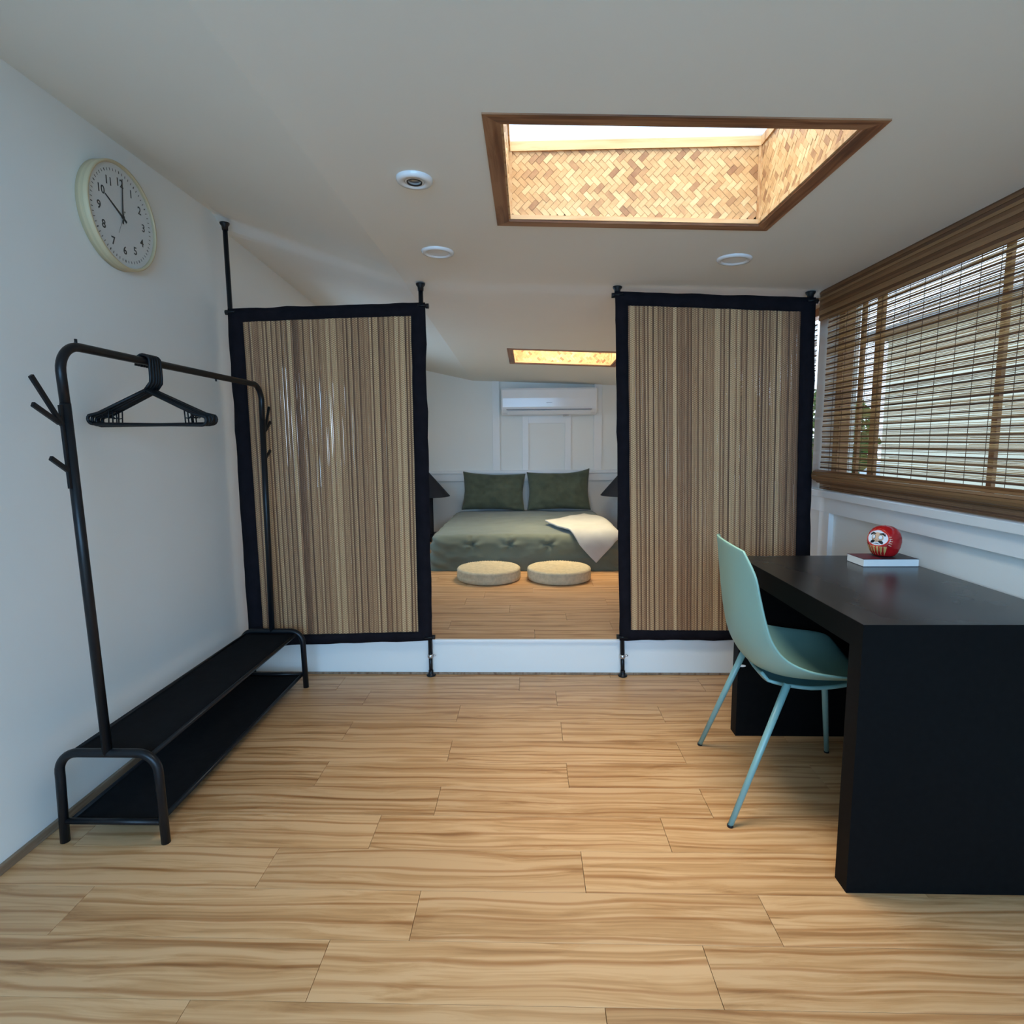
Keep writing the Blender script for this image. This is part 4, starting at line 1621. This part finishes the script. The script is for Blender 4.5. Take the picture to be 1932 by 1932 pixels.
def bedf(u, v):
    # v 0..0.35 across the top, 0.35..0.5 over the edge, 0.5..1 down the side
    if v < 0.35:
        ins = RB + (1 - v / 0.35) * 0.66
        p, n_ = rr_outline(u, ins)
        z = H
        out = 0
    elif v < 0.5:
        a = (v - 0.35) / 0.15 * pi / 2
        p, n_ = rr_outline(u, RB * (1 - sin(a)))
        z = H - RB * (1 - cos(a))
        out = 0
    else:
        p, n_ = rr_outline(u, 0.0)
        k = (v - 0.5) / 0.5
        z = (H - RB) * (1 - k) + 0.002
        out = 0.016 * k
    W_ = p + O
    # wrinkles
    d = 0.010 * noise.noise(Vector((W_.x * 3.2, W_.y * 3.2, z * 5))) + 0.006 * noise.noise(Vector((W_.x * 9, W_.y * 9, z * 16 + 4)))
    if v >= 0.42:
        d += 0.006 * noise.ridged_multi_fractal(Vector((W_.x * 5.0, W_.y * 5, z * 9 + 9)), 1.0, 2.0, 3, 1.0, 2.0) - 0.006
        corner = min(abs(W_.x - BX0), abs(W_.x - BX1))
        if corner < 0.22:
            d += 0.010 * sin(z * 70 + W_.x * 30) * (1 - corner / 0.22)
    pos = p + n_ * out
    if v >= 0.40:
        zz = z + FB
        if n_.y < -0.9:
            for (tx, tz) in TUFT:
                dx, dz = W_.x - tx, (zz - tz)
                r_ = math.hypot(dx, dz * 1.2)
                ang = math.atan2(dz, dx)
                d -= 0.034 * math.exp(-(r_ / 0.018) ** 2)
                d += 0.015 * math.exp(-(r_ / 0.075) ** 2) * cos(ang * 5 + 0.6)
        pos += n_ * d
    else:
        pos.z += 0
        z += d * 0.7
    # gentle sag towards the middle of the foot
    if v < 0.45:
        z += 0.008 * cos(p.x * 2.2)
    return Vector((pos.x, pos.y, z))


o = MB().grid(bedf, 360, 64, closed_u=True).build('cover', M['green_fabric'], bed)
# close the middle of the top
mb = MB()
pts = [bedf(k / 60, 0.0) for k in range(60)]
mb.add([Vector((0, 0, H + 0.008))] + pts, [(0, 1 + k, 1 + (k + 1) % 60) for k in range(60)], True)
mb.build('cover_centre', M['green_fabric'], bed)


def bed_surface(xe, ye):
    """unrolled cover coordinates to a point on the cover and its normal"""
    z = BZ + 0.006
    x, y_ = xe, ye
    nx = Vector((0, 0, 1))
    dx = xe - (BX1 - RB)
    dy = (BY0 + RB) - ye
    drop = 0.0
    nrm = Vector((0, 0, 1))

    def fold(d):
        arc = RB * pi / 2
        if d <= 0:
            return d, 0.0, 0.0
        if d < arc:
            a = d / RB
            return RB * sin(a), RB * (1 - cos(a)), a
        return RB + 0.006, RB + (d - arc), pi / 2
    ox, zx, ax = fold(dx)
    oy, zy, ay = fold(dy)
    if dx > 0 and dy > 0:
        m_ = math.hypot(dx, dy)
        o_, zz, a_ = fold(m_)
        x = BX1 - RB + o_ * dx / m_
        y_ = BY0 + RB - o_ * dy / m_
        nrm = Vector((dx / m_ * sin(a_), -dy / m_ * sin(a_), cos(a_)))
        return Vector((x, y_, z - zz)), nrm
    if dx > 0:
        return Vector((BX1 - RB + ox, ye, z - zx)), Vector((sin(ax), 0, cos(ax)))
    if dy > 0:
        return Vector((xe, BY0 + RB - oy, z - zy)), Vector((0, -sin(ay), cos(ay)))
    return Vector((xe, ye, z)), nrm


bl = empty('throw_blanket', (0.528, 4.9, BZ), 0, 'cream throw blanket folded over the foot corner of the bed', 'blanket')
OB = Vector(bl.location)
A_, B_, C_, D_ = Vector((0.147, 5.17)), Vector((0.545, 5.70)), Vector((0.98, 4.90)), Vector((0.535, 4.415))


def blf(u, v):
    p = A_.lerp(D_, u).lerp(B_.lerp(C_, u), v)
    # bow the free edge
    p += Vector((-0.05, -0.06)) * sin(pi * u) * (1 - v)
    p += Vector((0.03, 0.05)) * sin(pi * u) * v * 0.6
    q, n_ = bed_surface(p.x, p.y)
    off = 0.030 + 0.008 * noise.noise(Vector((p.x * 7, p.y * 7, 1))) + 0.010 * max(0, 1 - v * 6) * (1 - u)
    return q + n_ * off - OB


o = MB().grid(blf, 40, 40).build('blanket_cloth', M['blanket'], bl)
solidify(o, 0.016, 0)
o2 = o.modifiers.new('soft', 'BEVEL')
o2.width = 0.005
o2.segments = 2
o2.limit_method = 'ANGLE'
o2.angle_limit = R(50)


def pillow(x, y_, z, w, h, lean, roll, label, seed, yaw=0, cornerlift=(0, 0)):
    mb = MB()

    def pf(side):
        def f(u, v):
            a, b_ = u * 2 - 1, v * 2 - 1
            pinch = 1 - 0.075 * (1 - abs(b_) ** 1.5) * 1.0
            pinch2 = 1 - 0.085 * (1 - abs(a) ** 1.5)
            X, Z = a * w / 2 * pinch, b_ * h / 2 * pinch2
            e = max(0.0, (1 - abs(a) ** 3.0) * (1 - abs(b_) ** 3.0))
            t = 0.078 * e ** 0.55 + 0.002
            wr = 0.020 * noise.noise(Vector((X * 6 + seed, Z * 7, side))) + 0.018 * noise.noise(Vector((X * 16 + seed, Z * 22, side + 3)))
            Yv = side * (t + wr * min(1, e * 3))
            if b_ > 0:
                Z += (cornerlift[0] if a < 0 else cornerlift[1]) * abs(a) ** 3 * b_ ** 2
            return Vector((X, Yv, Z))
        return f
    mb.grid(pf(-1), 40, 26)
    mb.grid(pf(1), 40, 26)
    mb.grid(lambda u, v: Vector((0, 0, 0)), 1, 1) if False else None
    # hem ring joining the two faces
    rt = Matrix.Translation((x, y_, z)) @ Matrix.Rotation(R(yaw), 4, 'Z') @ Matrix.Rotation(R(lean), 4, 'X') @ Matrix.Rotation(R(roll), 4, 'Y')
    me = mb.mesh('pillow')
    bm = bmesh.new()
    bm.from_mesh(me)
    bmesh.ops.remove_doubles(bm, verts=bm.verts, dist=0.0045)
    bmesh.ops.recalc_face_normals(bm, faces=bm.faces)
    bm.to_mesh(me)
    bm.free()
    me.materials.append(M['pillow_fabric'])
    for p in me.polygons:
        p.use_smooth = True
    o = inst('pillow', me)
    o.matrix_world = rt
    return tag(o, label, 'pillow', 'olive pillows propped at the head of the bed')


pillow(-0.372, 6.228, 0.687, 0.675, 0.41, -17, 1.5, 'olive green pillow with creased corner, propped nearer the black lamp with the visible stem', 2, cornerlift=(0.012, 0.0))
pillow(0.322, 6.228, 0.691, 0.675, 0.42, -17, -0.5, 'olive green pillow with one peaked corner, propped beside the throw blanket side', 9, cornerlift=(0.0, 0.035))


# ------------------------------------------------------------------ straw cushions
def zabuton(x, y_, label):
    root = empty('straw_cushion', (x, y_, FB), 0, label, 'floor cushion', 'round straw floor cushions at the foot of the bed')
    RZ, HZ = 0.237, 0.092

    def rf(r, z, a, k):
        rib = 0.0028 * (1 if k % 2 else -1)
        nz = 0.0015 * noise.noise(Vector((cos(a) * 4, sin(a) * 4, z * 40 + x)))
        if r > RZ - 0.012:
            return r + rib + nz, z
        if z > 0.05:
            return r, z + rib * 0.7 * min(1, r / 0.10) + nz
        return r, z
    MB().lathe([(0.0001, 0.002), (RZ * 0.9, 0.001), (RZ - 0.008, 0.004), (RZ, 0.014), (RZ + 0.001, HZ * 0.35), (RZ + 0.001, HZ * 0.36)], 132, rf=rf).build('underside_coil', M['straw'], root)
    prof_ = [(RZ + 0.001, HZ * 0.36)] + [(RZ + 0.0015 * ((k % 2) * 2 - 1) * 0.5, HZ * (0.36 + 0.52 * k / 12)) for k in range(1, 13)]
    MB().lathe(prof_, 132, rf=rf).build('woven_side', M['straw'], root)
    top = [(RZ, HZ * 0.88), (RZ - 0.004, HZ * 0.96), (RZ - 0.012, HZ)] + [((RZ - 0.014) * (1 - k / 16) + 0.0001, HZ - 0.006 * sin(pi * k / 16) - 0.004 * (k / 16)) for k in range(1, 17)]
    MB().lathe(top, 132, rf=rf).build('woven_top', M['straw'], root)


zabuton(-0.303, 4.330, 'round straw floor cushion nearer the screen by the clock wall')
zabuton(0.228, 4.330, 'round straw floor cushion below the hanging tip of the throw blanket')


# ------------------------------------------------------------------ bedside lamps and tables
def lamp(x, y_, label):
    root = empty('table_lamp', (x, y_, FB + 0.0605), 0, label, 'lamp', 'black cone lamps on both sides of the bed')
    MB().lathe([(0.022, 0.662), (0.240, 0.409), (0.241, 0.405), (0.237, 0.405), (0.020, 0.657)], 48).build('lamp_shade', M['shade'], root)
    MB().lathe([(0.0001, 0.64), (0.018, 0.64), (0.018, 0.42), (0.056, 0.40), (0.062, 0.385), (0.062, 0.012), (0.066, 0.0), (0.0001, 0.0)], 32).build('lamp_base', M['shade'], root)
    return root


def nightstand(x, y_, label):
    root = empty('bedside_table', (x, y_, FB), 0, label, 'bedside table', 'black bedside tables')
    MB().bb(-0.17, 0.17, -0.17, 0.17, 0.042, 0.060, bev=0.002).build('tabletop', M['black_plastic'], root)
    for sx in (-1, 1):
        for sy_ in (-1, 1):
            MB().bb(sx * 0.14 - 0.012, sx * 0.14 + 0.012, sy_ * 0.14 - 0.012, sy_ * 0.14 + 0.012, 0, 0.042).build('leg', M['black_plastic'], root)


nightstand(-1.165, 6.12, 'low black bedside table under the lamp on the clock-wall side of the bed')
nightstand(1.05, 6.12, 'low black bedside table on the window side, hidden behind the screen')
lamp(-1.072, 6.12, 'black cone-shaded lamp with its stem showing, beside the clock-wall side of the bed')
lamp(0.998, 6.12, 'black cone-shaded lamp peeking out by the window-side screen')

# ------------------------------------------------------------------ outdoors
tag(MB().bb(-30, 30, -30, 40, -0.45, -0.35).build('ground', M['concrete']), 'pale paving outside the windows', kind='structure')
nb = empty('neighbour_house', (5.4, 2.4, -0.35), 0, 'pale cream rendered house seen through the long blind', 'building')
MB().bb(-0.9, 2.5, -4.5, 5.2, 0, 2.80).build('wall', M['cream_wall'], nb)
MB().bb(-1.1, 2.7, -4.7, 5.4, 2.80, 2.90).build('roof_edge', M['roof_tile'], nb)
for yy in (-2.2, 0.2, 2.2):
    f = MB().bb(-0.93, -0.90, yy - 0.5, yy + 0.5, 1.1, 2.3).build('window', M['sash_wood'], nb)
    MB().bb(-0.945, -0.93, yy - 0.44, yy + 0.44, 1.16, 2.24).build('pane', M['glass'], f)
tag(MB().bb(XR + 0.12, XR + 0.55, -1.5, 5.5, 2.10, 2.16).build('roof_eave', M['eave']), 'pale wooden eave just outside the long window', kind='structure')


def bush(x, y_, z, r, label, n_=1500, seed=1):
    rnd = random.Random(seed)
    root = empty('leafy_tree', (x, y_, -0.35), 0, label, 'tree', 'green trees outside the window')
    MB().tube([(0, 0, 0), (0.03, 0, z * 0.5), (0, 0.02, z + 0.35)], 0.05, 8).build('trunk', M['bark'], root)
    mb = MB()
    for k in range(n_):
        d = Vector((rnd.gauss(0, 1), rnd.gauss(0, 1), rnd.gauss(0, 0.9))).normalized() * r * rnd.uniform(0.45, 1) ** 0.5
        c = d + Vector((0, 0, z + 0.35))
        a = Vector((rnd.gauss(0, 1), rnd.gauss(0, 1), rnd.gauss(0, 1))).normalized()
        b_ = a.cross(Vector((rnd.random(), rnd.random(), 1))).normalized()
        s_ = rnd.uniform(0.06, 0.11)
        mb.add([c - a * s_, c + b_ * s_ * 0.45, c + a * s_, c - b_ * s_ * 0.45], [(0, 1, 2, 3)])
    o = mb.build('foliage', M['leaf'], root)
    o['kind'] = 'stuff'


bush(4.3, 8.9, 1.2, 0.8, 'green tree beyond the end of the cream house', 1500, 2)
bush(3.3, 10.6, 1.5, 0.9, 'smaller green tree farthest away past the cream house', 1300, 5)
